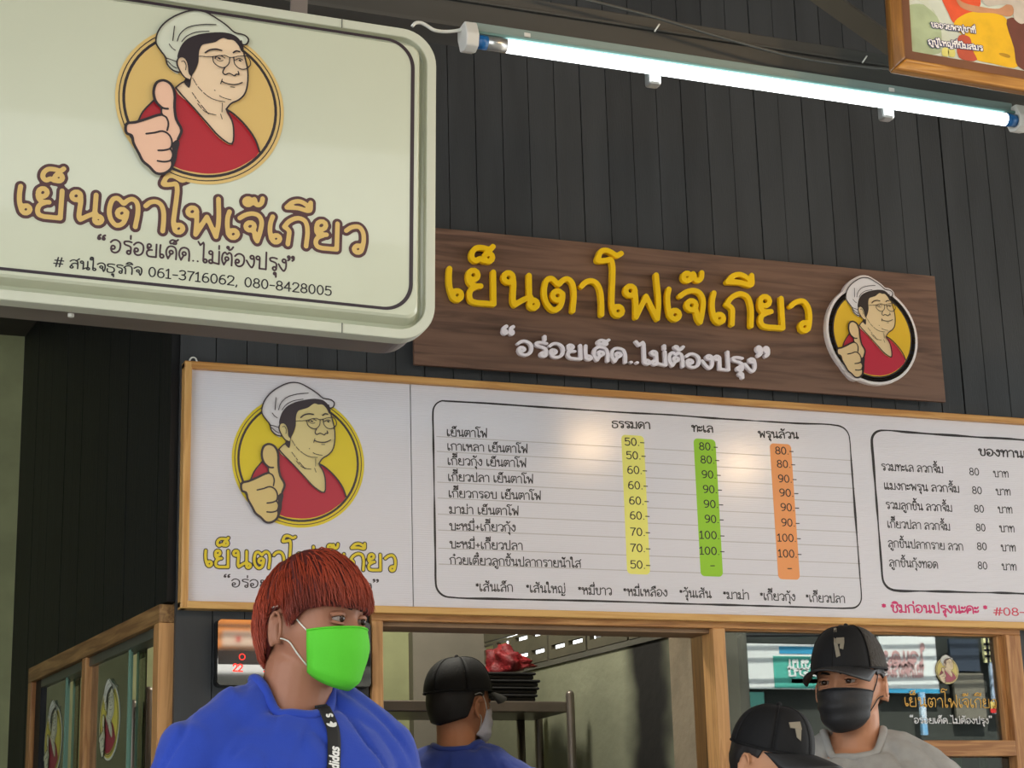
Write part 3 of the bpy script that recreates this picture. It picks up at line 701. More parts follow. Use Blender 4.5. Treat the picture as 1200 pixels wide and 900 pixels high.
# ------------------------------------------------------------------ side window (left wall)
sw_ = struct(empty('window_3', (X0, 0, 0))); sw_.rotation_euler = (0, 0, SANG)
def sbox(nm, s0, s1, z0, z1, y0, y1, m, bev=.002): return box(nm, s0, s1, y0, y1, z0, z1, m, sw_, bev)
sbox('top_rail', .012, 1.41, 1.80, 1.845, -.06, .035, oak_y if 0 else wood('side_rail_wood', (178, 140, 90), (122, 86, 50), 'x', 7))
sbox('stile', .012, .058, 1.0, 1.80, -.06, .035, oak_z); sbox('stile', 1.365, 1.41, 1.0, 1.80, -.06, .035, oak_z)
sbox('stile', .735, .775, 1.0, 1.80, -.05, .03, oak_z)
gedge = mat('green_glass_edge', (120, 160, 145), .2)
alu = mat('aluminium_track', (120, 124, 122), .35, metal=.8)
for s0, s1, yy in ((.36, .735, .006), (1.03, 1.365, .006), (.30, .38, -.02), (.98, 1.05, -.02)):
    sbox('pane', s0, s1, 1.0, 1.795, yy, yy + .005, side_glass, 0)
for s0, yy in ((.355, .006), (.395, -.01), (1.022, .006), (1.062, -.01)): sbox('glass_edge', s0, s0 + .008, 1.0, 1.795, yy, yy + .006, gedge, 0)
sbox('track', .058, .735, 1.775, 1.80, -.03, .02, alu); sbox('track', .775, 1.365, 1.775, 1.80, -.03, .02, alu)
for q, (s0, zc) in enumerate(((1.21, None), (.53, None))):
    pass
SWP = Plane((X0, 0, 0), yaw=SANG)
PALS = dict(ring=mat('sticker_yellow', (206, 196, 84), .5), disc=mat('sticker_disc', (206, 196, 84), .5), red=mat('sticker_red', (150, 52, 66), .5), skin=mat('sticker_skin', (206, 208, 180), .5), white=mat('sticker_white', (214, 218, 206), .5), dark=mat('sticker_line', (70, 74, 60), .5))
PALS['hand'] = PALS['skin']
for px, py, pt, pb in ((133.5, 846, 801, 891), (67, 868, 826, 912)):
    c = SWP.at(px, py); t = SWP.at(px, pt)[1]; b_ = SWP.at(px, pb)[1]; r = (t - b_) / 2
    st = empty('sticker', (c[0], .0125, (t + b_) / 2), parent=sw_); st.rotation_euler = (0, 0, math.pi)
    emblem(st, (0, 0), r * .94, PALS, y=0.0, halo=None)
    fill('sticker_backing', [ring(0, 0, r, 40)[:-1]], PALS['white'], st, .0004)

# ------------------------------------------------------------------ menu board
MY = -.045
MP = Plane((on(211.3, 712.5, MY)[0], MY, on(211.3, 712.5, MY)[2]))
mz = MP.at(222, 422.5)[1]; mx1 = MP.at(1200, 600)[0] + .42
menu = empty('menu_board', M=MP.M); meta(menu, 'long white menu board in a pale wooden frame listing dishes and prices', 'menu board')
corr = mat('corrugated_plastic', (222, 219, 226), 0.34, spec=.5)
corr.node_tree.nodes['Principled BSDF'].inputs['Coat Weight'].default_value = .8; corr.node_tree.nodes['Principled BSDF'].inputs['Coat Roughness'].default_value = .15
def add_corr(m):
    N = m.node_tree.nodes; L = m.node_tree.links; b = N['Principled BSDF']
    tc = N.new('ShaderNodeTexCoord'); w = N.new('ShaderNodeTexWave'); w.wave_type = 'BANDS'; w.bands_direction = 'Z'; w.inputs['Scale'].default_value = 55; w.inputs['Distortion'].default_value = .6
    w.inputs['Detail Scale'].default_value = .5
    L.new(tc.outputs['Object'], w.inputs[0])
    mp = N.new('ShaderNodeMapping'); mp.inputs['Scale'].default_value = (3, 1, 40); L.new(tc.outputs['Object'], mp.inputs[0])
    nz = N.new('ShaderNodeTexNoise'); nz.inputs['Scale'].default_value = 3; L.new(mp.outputs[0], nz.inputs[0])
    ad = N.new('ShaderNodeMath'); L.new(w.outputs[1], ad.inputs[0]); L.new(nz.outputs[0], ad.inputs[1])
    bp = N.new('ShaderNodeBump'); bp.inputs['Strength'].default_value = .22; bp.inputs['Distance'].default_value = .0015
    L.new(ad.outputs[0], bp.inputs['Height']); L.new(bp.outputs[0], b.inputs['Normal'])
add_corr(corr)
FW = .0185
ip0 = MP.at(221.2, 600)[0]; seam = MP.at(485, 600)[0]
seam2 = MP.at(1016, 600)[0]
for xa, xb in ((FW * .6, seam - .0012), (seam + .0012, mx1 - FW * .6)):
    box('printed_panel', xa, xb, .016, .022, FW * .6, mz - FW * .6, corr, menu)
box('frame_rail', 0, mx1, 0, .04, 0, FW, pine_x, menu, .0025); box('frame_rail', 0, mx1, 0, .04, mz - FW, mz, pine_x, menu, .0025)
box('frame_rail', 0, FW + .001, -.0005, .0405, 0, mz, pine_z, menu, .004); box('frame_rail', mx1 - FW, mx1, -.0005, .0405, 0, mz, pine_z, menu, .003)
obj('hanging_eye', MB().tube([(.025 + .009 * math.cos(t), .02, mz + .004 + .011 * math.sin(t)) for t in np.linspace(-.3, 3.44, 9)], .0022, 6), white_plastic, menu, True)
MPP = Plane(MP.o + np.array([0, .016, 0]))   # printed face
MY2 = .0155
q7 = lambda x, y: (480 + x / 3.333, 450 + y / 3.333)
q8 = lambda x, y: (740 + x / 3.462, 460 + y / 3.462)
q1 = lambda x, y: (1000 + x / 3.333, 470 + y / 3.333)
q6 = lambda x, y: (200 + x / 2.903, 410 + y / 2.903)
def mtext(s, p0, p1, xh, m=ink, hw=.72, nm='lettering'):
    return text(nm, s, MPP, p0, p1, xh, m, menu, hw, MY2)
YEL, GRN, ORG = mat('bar_yellow', (240, 234, 120), .4), mat('bar_green', (150, 205, 40), .4), mat('bar_orange', (240, 158, 96), .4)
def rrect(x0, x1, z0, z1, r, n=5):
    out = []
    for cx, cz, a0 in ((x1 - r, z1 - r, 0), (x0 + r, z1 - r, 90), (x0 + r, z0 + r, 180), (x1 - r, z0 + r, 270)):
        for k in range(n + 1):
            t = math.radians(a0 + 90 * k / n); out.append((cx + r * math.cos(t), cz + r * math.sin(t)))
    return np.array(out)
for tl, br, m in ((q7(818, 197), q7(948, 745), YEL), (q8(241, 185), q8(382, 748), GRN), (q8(556, 205), q8(688, 760), ORG)):
    p = MPP.at(*tl); q = MPP.at(*br); w = .0335 * 2
    xm = (MPP.at(tl[0], tl[1])[0] + MPP.at(br[0], br[1])[0]) / 2
    fill('price_bar', [rrect(xm - w / 2 - .0, xm + w / 2, q[1], p[1], .012)], m, menu, MY2 + .0003)
rows = ['เย็นตาโฟ', 'เกาเหลา เย็นตาโฟ', 'เกี๊ยวกุ้ง เย็นตาโฟ', 'เกี๊ยวปลา เย็นตาโฟ', 'เกี๊ยวกรอบ เย็นตาโฟ', 'มาม่า เย็นตาโฟ', 'บะหมี่+เกี๊ยวกุ้ง', 'บะหมี่+เกี๊ยวปลา', 'ก๋วยเตี๋ยวลูกชิ้นปลากรายน้ำใส']
rc = [(145, 203, 302, 209), (147, 258, 460, 270), (148, 315, 455, 325), (150, 378, 482, 388), (152, 442, 512, 453), (155, 505, 425, 513), (156, 570, 412, 576), (157, 640, 440, 648), (157, 703, 668, 717)]
XH = .0175
for s, (a, b, c, d) in zip(rows, rc): mtext(s, q7(a, b), q7(c, d), XH)
foot = [('*เส้นเล็ก', q7, 258, 808, 402, 811), ('*เส้นใหญ่', q7, 455, 813, 607, 817), ('*หมี่ขาว', q7, 658, 821, 788, 824), ('*หมี่เหลือง', q7, 835, 826, 1005, 830), ('*วุ้นเส้น', q8, 195, 830, 322, 833), ('*มาม่า', q8, 372, 836, 475, 839), ('*เกี๊ยวกุ้ง', q8, 522, 841, 663, 845), ('*เกี๊ยวปลา', q8, 708, 848, 865, 853)]
for s, fn, a, b, c, d in foot: mtext(s, fn(a, b), fn(c, d), XH * 1.03)
for s, fn, a, b, c, d in (('ธรรมดา', q7, 790, 170, 938, 175), ('ทะเล', q8, 245, 158, 330, 162), ('พรุนล้วน', q8, 515, 182, 675, 187)): mtext(s, fn(a, b), fn(c, d), XH * 1.02, hw=.85)
DH = .0182
c1 = [(840, 240, 915), (846, 293, 920), (850, 350, 925), (853, 410, 928), (857, 470, 932), (860, 528, 935), (862, 592, 937), (862, 655, 938), (862, 720, 938)]
for s, (a, b, c) in zip(['50.-', '50.-', '60.-', '60.-', '60.-', '60.-', '70.-', '70.-', '50.-'], c1): mtext(s, q7(a, b - 1), q7(c, b + 2), DH)
c2 = [(274, 233, 348), (280, 287, 354), (285, 347, 360), (290, 407, 365), (293, 467, 370), (297, 528, 372), (276, 593, 375), (276, 657, 375)]
c3_ = [(583, 250, 655), (590, 304, 662), (595, 364, 668), (600, 421, 675), (605, 480, 678), (608, 542, 680), (592, 604, 685), (595, 668, 688)]
for s, (a, b, c) in zip(['80.-'] * 2 + ['90.-'] * 4 + ['100.-'] * 2, c2): mtext(s, q8(a, b - 1), q8(c, b + 2), DH)
for s, (a, b, c) in zip(['80.-'] * 2 + ['90.-'] * 4 + ['100.-'] * 2, c3_): mtext(s, q8(a, b - 1), q8(c, b + 2), DH)
mtext('-', q8(320, 716), q8(336, 716), DH); mtext('-', q8(633, 727), q8(649, 727), DH)
# thin rule lines between the rows
rule = mat('rule_grey', (186, 180, 180), .5)
rl0 = MPP.at(*q7(110, 500))[0]; rl1 = MPP.at(*q8(915, 500))[0]
for yy in (205, 263, 323, 383, 445, 508, 570, 641, 703):
    z = MPP.at(*q7(105, yy))[1]
    fill('rule_line', [np.array([(rl0, z - .0011), (rl1, z - .0011), (rl1, z + .0011), (rl0, z + .0011)])], rule, menu, MY2 + .00045)
# hand drawn borders
def brush_path(pts, w, rag=.5):
    q = smooth_pts(pts, k=8); n = len(q); t = np.gradient(q, axis=0); t /= np.linalg.norm(t, axis=1)[:, None]; nn = np.stack([-t[:, 1], t[:, 0]], 1)
    ws_ = np.array([w * (1 + rag * noise.noise(Vector((a * 18, b * 18, w * 900)))) for a, b in q])[:, None]
    return np.vstack([q + nn * ws_ / 2, (q - nn * ws_ / 2)[::-1]])
def frame_box(pp, w, par=None):
    (x0, z1), (x1, z0) = pp; r = .035
    side = lambda L_: brush_path(L_, w)
    seg = lambda a, b, n=9: [(a[0] + (b[0] - a[0]) * k / n, a[1] + (b[1] - a[1]) * k / n + .0012 * random.uniform(-1, 1)) for k in range(n + 1)]
    cor = lambda cx, cz, a0, a1: [(cx + r * math.cos(math.radians(a0 + (a1 - a0) * k / 6)), cz + r * math.sin(math.radians(a0 + (a1 - a0) * k / 6))) for k in range(7)]
    p = seg((x0 + r, z1), (x1 - r, z1)) + cor(x1 - r, z1 - r, 90, 0)[1:] + seg((x1, z1 - r), (x1, z0 + r))[1:] + cor(x1 - r, z0 + r, 0, -90)[1:] + seg((x1 - r, z0), (x0 + r, z0))[1:] + cor(x0 + r, z0 + r, -90, -180)[1:] + seg((x0, z0 + r), (x0, z1 - r))[1:] + cor(x0 + r, z1 - r, 180, 90)[1:-1]
    q = smooth_pts(p, True, 5)[:-1]; t = np.roll(q, -1, 0) - np.roll(q, 1, 0); t /= np.linalg.norm(t, axis=1)[:, None]; nn = np.stack([-t[:, 1], t[:, 0]], 1)
    ww = np.array([w * (1 + .7 * noise.noise(Vector((a * 14, b * 14, 3)))) for a, b in q])[:, None]
    fill('border_line', [q + nn * ww / 2, q - nn * ww / 2], ink, menu, MY2)
frame_box((MPP.at(507, 468.5), MPP.at(1010.5, 713)), .0048)
xr = mx1 - .075
p0 = MPP.at(1020.5, 504); z0 = MPP.at(1100, 693)[1]
frame_box(((p0[0], p0[1]), (xr, z0)), .0062)
mtext('ของทานเล่น', q1(490, 212), q1(742, 226), XH * 1.15, hw=.85)
side_rows = ['รวมทะเล ลวกจิ้ม', 'แมงกะพรุน ลวกจิ้ม', 'รวมลูกชิ้น ลวกจิ้ม', 'เกี๊ยวปลา ลวกจิ้ม', 'ลูกชิ้นปลากราย ลวก', 'ลูกชิ้นกุ้งทอด']
for i, (s, a, b, c, e, f, g_, h, k, l) in enumerate([(side_rows[0], 110, 270, 350, 453, 288, 490, 548, 297, 605), (side_rows[1], 120, 344, 413, 464, 361, 501, 558, 367, 613), (side_rows[2], 127, 420, 385, 472, 433, 509, 566, 437, 620), (side_rows[3], 133, 494, 377, 479, 506, 515, 572, 511, 628), (side_rows[4], 136, 570, 428, 483, 580, 520, 578, 586, 633), (side_rows[5], 140, 645, 330, 486, 655, 522, 581, 660, 636)]):
    mtext(s, q1(a, b), q1(c, b + (c - a) * .045), XH * 1.05); mtext('80', q1(e, f), q1(g_, f + 2), DH); mtext('บาท', q1(h, k - 1), q1(l, k + 1), XH)
pinkm = mat('pink_ink', (208, 48, 110), .45)
mtext('* ชิมก่อนปรุงนะคะ *', q1(113, 824), q1(522, 830), XH * 1.2, pinkm, .95)
mtext('#08-0', q1(547, 836), q1(700, 839), DH * 1.05, mat('red_ink', (206, 70, 90), .45), .75)
# left panel: emblem, word mark, motto
PALM = dict(ring=mat('print_yellow', (228, 204, 46), .42), disc=mat('print_yellow', (228, 204, 46)), red=mat('print_red', (186, 44, 66), .42), skin=mat('print_skin', (226, 208, 146), .42), hand=mat('print_hand', (222, 196, 130), .42), white=mat('print_white', (224, 220, 222), .42), dark=mat('print_dark', (62, 52, 58), .42))
eL = MPP.at(*q6(207, 400))[0]; eR = MPP.at(*q6(658, 400))[0]; eB = MPP.at(*q6(435, 605))[1]
emblem(menu, ((eL + eR) / 2, eB + (eR - eL) / 2), (eR - eL) / 2, PALM, y=MY2)
word_print(MPP.at(*q6(118, 735)), MPP.at(*q6(765, 752)), MY2, menu, PALM['disc'], PALM['dark'], .0056, .98)
mtext('“อร่อยเด็ด..ไม่ต้องปรุง”', q6(180, 806), q6(706, 822), XH * 1.15, PALM['dark'], .62)

# ------------------------------------------------------------------ wooden shop sign with raised letters
BW = BOARD.at(1109, 477)[0]; BH = BOARD.at(1099, 324)[1]
sign = empty('wooden_sign', M=BOARD.M); meta(sign, 'dark walnut shop sign with raised yellow and white letters above the menu board', 'sign')
box('sign_board', 0, BW, 0, .012, 0, BH, walnut, sign, .001)
for s_x in (.06, BW * .5, BW - .1): box('batten', s_x, s_x + .04, .012, .037, .02, BH - .02, gap_dark, sign)
ylw = mat('yellow_acrylic', (255, 204, 10), .38, spec=.4); yside = None
for sts in WORD:
    fill('raised_letter', contours([(q, WHW) for q in sts], .0028), ylw, sign, -.004, .015, .001)
pinkw = mat('pale_acrylic', (250, 240, 244), .4)
r5 = lambda x, y: (575 + x / 3.636, 380 + y / 3.636)
its, wd = layout('อร่อยเด็ด..ไม่ต้องปรุง')
a = BOARD.at(*r5(106, 134)); b = BOARD.at(*r5(1117, 208)); e = (b - a) / (wd - 1.5); ez = .0385 / 10
k_ = np.linalg.norm(e) 
for ch, mk, x, dy in its:
    lp = glyph_loops(ch, mk, .98)
    if not lp: continue
    L2 = [np.outer(l[:, 0] + x, e) + np.outer(l[:, 1] + dy, [-e[1] / k_ * ez, e[0] / k_ * ez]) + a for l in lp]
    fill('raised_letter', L2, pinkw, sign, -.003, .012, .0006)['label'] = 'small pale raised letter'
for ch, px0, px1 in (('“', r5(42, 30), r5(98, 35)), ('”', r5(1122, 120), r5(1182, 125))):
    A_ = BOARD.at(px0[0], px0[1]); Bq = BOARD.at(px1[0], px1[1]); ww = Bq[0] - A_[0]
    lp = [np.array([(A_[0] + (q[0]) * ww / 6.6, (A_[1] + Bq[1]) / 2 + (q[1] - 13.4) * ww / 6.6) for q in l]) for l in glyph_loops(ch, False, .85)]
    fill('raised_letter', lp, pinkw, sign, -.003, .012, .0006)['label'] = 'small pale raised quotation mark'
ecx = 1020.5; 
cL = BOARD.at(780 + 530 / 2.857, 400)[0]; cR = BOARD.at(780 + 834 / 2.857, 400)[0]; cB = BOARD.at(1030, 290 + 466 / 2.857)[1]
rr = (cR - cL) / 2
cc = ((cR + cL) / 2, cB + rr)
halo_pts = [ring(cc[0], cc[1], rr, 60)]
# plaque outline follows the circle, hat and hand
out = []
R_IN = rr * .945
art_out = [a_(smooth_pts(ART_FILL[i][2], True, 3)) * R_IN + np.array(cc) for i in (2, 6)]
lo = contours([(ring(cc[0], cc[1], R_IN - .01, 60), .018 + rr * .0)] + [(q, rr * .055) for q in art_out], .004)
lo = sorted(lo, key=lambda l: -(l[:, 0].max() - l[:, 0].min()))[:1]
plq = empty('logo_plaque', (0, 0, 0), parent=sign); plq['label'] = 'round raised plaque with the cook emblem'
fill('plaque_body', lo, mat('plaque_white', (232, 222, 218), .4), plq, .0, .016, .001)
PALB = dict(ring=mat('plaque_yellow', (232, 186, 40), .4), disc=MATS['plaque_yellow'], red=mat('plaque_red', (196, 40, 62), .4), skin=mat('plaque_skin', (236, 208, 160), .4), hand=mat('plaque_hand', (232, 200, 148), .4), white=mat('plaque_hat', (232, 226, 226), .4), dark=mat('plaque_dark', (48, 36, 34), .4))
emblem(plq, cc, R_IN, PALB, y=-.0165)

# ------------------------------------------------------------------ white light box hung in front
lb = empty('light_box', M=LBOX.M); meta(lb, 'big white plastic light box sign with rounded corners and the cook emblem', 'sign')
lx1 = LBOX.at(510, 200)[0]; lz0 = LBOX.at(300, 381)[1]; lz1 = LBOX.at(400, 23)[1]; lx0 = lx1 - 1.12
print('lbox', lx0, lx1, lz0, lz1)
lbw = mat('light_box_acrylic', (200, 203, 180), .22, var=.03, scale=3, coat=.3, spec=.5)
lbf = mat('light_box_rim', (198, 200, 182), .3); lbs = mat('light_box_side', (128, 118, 112), .35, metal=.4, var=.1)
def ringband(o, i, y0, y1, mb):
    n = len(o); 
    for y in (y0, y1): pass
    vs = [(p[0], y0, p[1]) for p in o] + [(p[0], y0, p[1]) for p in i] + [(p[0], y1, p[1]) for p in o] + [(p[0], y1, p[1]) for p in i]
    fs = []
    for k in range(n):
        j = (k + 1) % n
        fs += [(k, j, n + j, n + k), (2 * n + k, 3 * n + k, 3 * n + j, 2 * n + j), (k, 2 * n + k, 2 * n + j, j), (n + k, n + j, 3 * n + j, 3 * n + k)]
    mb.add(vs, fs)
R0 = .062
o0 = rrect(lx0, lx1, lz0, lz1, R0, 10); i0 = rrect(lx0 + .017, lx1 - .017, lz0 + .017, lz1 - .017, R0 - .015, 10)
mb = MB(); ringband(o0, i0, -.004, .03, mb); obj('rim', mb, lbf, lb, bevel=.002)
oB = rrect(lx0 + .004, lx1 - .004, lz0 + .004, lz1 - .004, R0, 10)
mb = MB(); ringband(oB, rrect(lx0 + .03, lx1 - .03, lz0 + .03, lz1 - .03, R0 - .02, 10), .03, .105, mb); obj('casing', mb, lbs, lb)
fill('back_panel', [oB], lbs, lb, .105)
# embossed face: steps
mb = MB(); n = len(o0)
prof = [(0.016, .012), (.021, .014), (.027, .010), (.034, -.012), (.038, -.016)]
rings_ = []
for d, y in prof:
    rings_.append([(p[0], y, p[1]) for p in rrect(lx0 + d, lx1 - d, lz0 + d, lz1 - d, max(.02, R0 - d * 1.3), 10)])
fs = []
for i in range(len(prof) - 1):
    for k in range(n): fs.append((i * n + k, i * n + (k + 1) % n, (i + 1) * n + (k + 1) % n, (i + 1) * n + k))
fs.append(tuple((len(prof) - 1) * n + k for k in range(n)))
mb.add([p for r in rings_ for p in r], fs); obj('face_panel', mb, lbw, lb)
for cx_ in (LBOX.at(400, 25)[0], LBOX.at(400, 388)[0]):
    zz = lz1 - .017 if cx_ == LBOX.at(400, 25)[0] else lz0
    box('rim_joint', cx_ - .0006, cx_ + .0006, -.0052, -.003, zz, zz + .017, mat('joint_line', (90, 88, 82), .6), lb)
obj('rivet', MB().tube([(LBOX.at(88, 362)[0], .05, lz0 - .001), (LBOX.at(88, 362)[0], .05, lz0 + .006)], .005, 8), white_plastic, lb)
LF = Plane(LBOX.o, roll=math.radians(1.3)); LFY = -.0166
LFP = Plane(LBOX.o + LFY * LBOX.n, roll=math.radians(1.3))
bd = rrect(lx0 + .05, LFP.at(485, 200)[0], (LFP.at(230, 341)[1] + LFP.at(400, 357)[1]) / 2, (LFP.at(300, 20)[1] + LFP.at(440, 43)[1]) / 2, .05, 12)
ctr = bd.mean(0)
bi = rrect(lx0 + .055, LFP.at(480.5, 200)[0], bd[:, 1].min() + .0052, bd[:, 1].max() - .0052, .045, 12)
fill('border_line', [bd, bi], mat('dark_brown_vinyl', (44, 30, 38), .35), lb, LFY)
PALL = dict(ring=mat('tan_vinyl', (216, 184, 114), .35), disc=mat('tan_disc', (212, 178, 106), .35), red=mat('crimson_vinyl', (172, 24, 38), .35), skin=mat('cream_skin', (230, 202, 168), .35), hand=mat('peach_vinyl', (232, 186, 158), .35), white=mat('hat_white', (204, 207, 188), .35), dark=mat('dark_line', (38, 26, 30), .35))
qc, qr = ACEN, ARAD
dlt = LFP.at(300, 200) - LBOX.at(300, 200)
emblem(lb, ACEN + dlt, ARAD * .997, PALL, y=LFY)
ql = lambda x, y: (x / 2.667, 190 + y / 2.667)
word_print(LFP.at(*ql(57, 157)), LFP.at(*ql(1136, 285)), LFY, lb, PALL['disc'], mat('brown_vinyl_line', (78, 44, 46), .35), .0098, 1.0)
text('lettering', 'อร่อยเด็ด..ไม่ต้องปรุง', LFP, ql(342, 281), ql(893, 342), .0215, mat('brown_text', (62, 38, 44), .35), lb, .72, LFY)
for ch, px_, py_ in (('“', 305, 234), ('”', 897, 300)):
    p = LFP.at(*ql(px_, py_)); sc_ = .0021
    fill('lettering', [np.array([(p[0] + q[0] * sc_, p[1] + (q[1] - 13.4) * sc_) for q in l]) for l in glyph_loops(ch, False, .8)], MATS['brown_text'], lb, LFY)
text('lettering', '# สนใจธุรกิจ 061-3716062, 080-8428005', LFP, ql(166, 325), ql(1034, 417), .0138, ink, lb, .72, LFY)
for i, s_x in enumerate((lx0 + .2, lx1 - .25)):
    obj('hanging_bracket', MB().box(s_x, s_x + .03, .05, .055, lz1 - .004, lz1 + .16), lbs, lb)

# ------------------------------------------------------------------ roof beam, tube light, cable
TY = -1.45
B0_ = on(400, 10, TY + .03); B1_ = on(1187, 128, TY + .03)
brl = math.atan2(B0_[2] - B1_[2], B1_[0] - B0_[0])
BP = Plane(B0_, roll=brl)
beam_m = mat('beam_paint', (68, 67, 64), .55, var=.15, scale=2, stretch=(.5, 4, 4), bump=.1)
bh1 = BP.at(850, 34)[1]
beam = struct(empty('trim_2', M=BP.M))
def tbox(nm, x0, x1, y0, y1, z0, z1, m, par, bevel=.0): return box(nm, x0, x1, y0, y1, z0, z1, m, par, bevel)
tbox('beam', -1.6, 2.9, 0, .05, 0, bh1, beam_m, beam, .003)
tbox('lower_flange', -1.6, 2.9, -.006, .08, -.004, .004, beam_m, beam)
tbox('ledge', -1.6, 2.9, -.008, .012, bh1 * .62, bh1 * .70, beam_m, beam, .002)
# diagonal brace behind
d0 = on(935, -25, -1.2); d1 = on(1075, 75, -1.2)
obj('brace', MB().tube([d0, d1], .03, 4), mat('brace_wood', (84, 76, 62), .7, var=.2, scale=4), beam).matrix_parent_inverse = BP.M.inverted()
# batten tube
TP = Plane(on(553, 33, TY), roll=brl)
tl = empty('tube_light', M=TP.M); meta(tl, 'lit white fluorescent tube in a slim batten fixed under the dark beam', 'light')
t1 = TP.at(1185, 125)[0]; th = TP.at(560, 64)[1]
tbox('batten_body', 0, t1, -.004, .028, -.016, .012, mat('batten_white', (128, 146, 142), .35), tl, .002)
tbox('batten_lip', 0, t1, -.018, .002, -.018, -.012, mat('batten_tint', (96, 130, 126), .3), tl, .001)
capw = mat('lamp_cap', (212, 210, 204), .4)
for s, x0 in ((1, -.022), (-1, t1 - .004)):
    m_ = MB(); prof_ = [(.024, .003), (.024, -.020), (.010, -.050), (-.012, -.057), (-.030, -.050), (-.034, -.026), (-.020, .003)]
    n = len(prof_); m_.add([(x, p[0], p[1]) for x in (x0, x0 + .026) for p in prof_], [tuple(range(n))[::-1], tuple(range(n, 2 * n))] + [(k, (k + 1) % n, n + (k + 1) % n, n + k) for k in range(n)])
    obj('end_holder', m_, capw, tl, bevel=.003)
tz, ty = -.035, -.016
obj('tube', MB().tube([(.064, ty, tz), (t1 - .03, ty, tz)], .0135, 20), mat('lit_tube', (245, 252, 255), .4, emit=3.6), tl, True)
alum = mat('tube_cap_metal', (190, 190, 188), .3, metal=.8)
obj('tube_cap', MB().tube([(.022, ty, tz), (.064, ty, tz)], .0137, 18), alum, tl, True)
obj('tube_ring', MB().tube([(.004, ty, tz), (.024, ty, tz)], .014, 18), mat('blue_ring', (20, 96, 160), .3), tl, True)
obj('tube_ring', MB().tube([(t1 - .03, ty, tz), (t1 - .006, ty, tz)], .014, 18), MATS['blue_ring'], tl, True)
for px_ in (617, 1040):
    cx_ = TP.at(px_, 60)[0]; tbox('mounting_clip', cx_ - .006, cx_ + .007, -.006, .03, -.004, .005, capw, tl, .001)
for px_ in (770, 1042):   # starter / clip under the batten
    cx_ = TP.at(px_, 110)[0]; 
    obj('support_clip', MB().box(cx_ - .014, cx_ + .014, .004, .03, -.060, -.016), alum, tl, bevel=.006)
cbl = [on(*p, TY - .0) for p in ((547, 33), (535, 36), (520, 37), (508, 35), (500, 30), (494, 27), (487, 27), (483, 31))]
c_ = obj('power_cord', MB().tube([tuple(q) for q in smooth_pts([tuple(p) for p in cbl], k=4)], .0035, 6), white_plastic, None, True)
meta(c_, 'short white cord running from the tube light back to the light box', 'cord')
cb2 = [on(*p, TY - .01) for p in ((640, -12), (760, 18), (850, 45), (930, 66), (1030, 80), (1110, 86), (1200, 104), (1260, 114))]
c_ = obj('cable', MB().tube([tuple(q) for q in smooth_pts([tuple(p) for p in cb2], k=5)], .0035, 6), mat('grey_cable', (70, 70, 66), .5), None, True)
meta(c_, 'thin dark cable clipped along the beam above the tube light', 'cable')
for px_, py_ in ((768, 34), (1011, 71)):
    p = on(px_, py_, TY - .0); obj('cable_tie', MB().tube([p + np.array([-.004, -.004, -.008]), p + np.array([.006, -.008, .008])], .0016, 5), white_plastic, c_, True)

# ------------------------------------------------------------------ framed picture, upper right
FY = -1.62
FP = Plane(on(1041, 86, FY), roll=brl * 1.0 + .015)
pf = empty('framed_picture', M=FP.M); meta(pf, 'gold-framed painting of a seated figure in orange and yellow robes', 'painting')
fw, fh = .62, .5
goldf = wood('gilt_frame', (196, 142, 62), (138, 90, 34), 'x', 7, .3); goldz = wood('gilt_frame_upright', (150, 104, 44), (104, 66, 28), 'z', 7, .3)
brn = mat('inner_slip', (104, 62, 40), .5, var=.2, scale=8)
FWD = .029
def mitre(name, a, b, c, d, m):  # prism of four (x,z) points
    P4 = [a, b, c, d]
    mb = MB().add([(p[0], y, p[1]) for y in (0, -.022) for p in P4], [(0, 1, 2, 3), (7, 6, 5, 4), (0, 4, 5, 1), (1, 5, 6, 2), (2, 6, 7, 3), (3, 7, 4, 0)])
    return obj(name, mb, m, pf, bevel=.004)
k1 = FWD
mitre('frame_side', (0, 0), (fw, 0), (fw - k1, k1), (k1, k1), goldf); mitre('frame_side', (0, fh), (k1, fh - k1), (fw - k1, fh - k1), (fw, fh), goldf)
mitre('frame_side', (0, 0), (k1, k1), (k1, fh - k1), (0, fh), goldz); mitre('frame_side', (fw, 0), (fw, fh), (fw - k1, fh - k1), (fw - k1, k1), goldz)
k2 = k1 + .023
mb = MB(); ringband(rrect(k1, fw - k1, k1, fh - k1, .0005, 1), rrect(k2, fw - k2, k2, fh - k2, .0005, 1), -.01, 0.0, mb); obj('inner_slip', mb, brn, pf)
box('canvas', k1, fw - k1, -.004, .004, k1, fh - k1, mat('canvas_pale', (206, 216, 206), .6, var=.08, scale=14), pf)
FF = Plane(FP.o - .0041 * FP.n, roll=brl + .015)
qp = lambda x, y: FF.at(1020 + x / 6.667, y / 6.667)
def paint(nm, pts, rgb, lay, sharp=False, var=.12):
    n_ = 'paint_%d_%d_%d' % rgb
    q = smooth_pts([qp(*p) for p in pts], True, 4, sharp)[:-1]
    q[:, 0] = np.clip(q[:, 0], k2 - .004, fw - k2 + .004); q[:, 1] = np.clip(q[:, 1], k2 - .004, fh - k2 + .004)
    fill(nm, [q], mat(n_, rgb, .55, var=var, scale=22), pf, -.0041 - lay * .00025)
paint('drapery', [(280, 60), (380, 30), (480, 70), (530, 150), (560, 260), (560, 400), (420, 430), (300, 420)], (164, 182, 148), 1)
paint('drapery', [(310, -60), (430, -60), (470, 60), (560, 170), (620, 300), (690, 420), (560, 430), (555, 260), (520, 130), (420, 40)], (196, 206, 192), 2)
paint('robe', [(540, -90), (820, -110), (860, 30), (800, 110), (690, 160), (650, 180), (610, 110)], (226, 84, 46), 3)
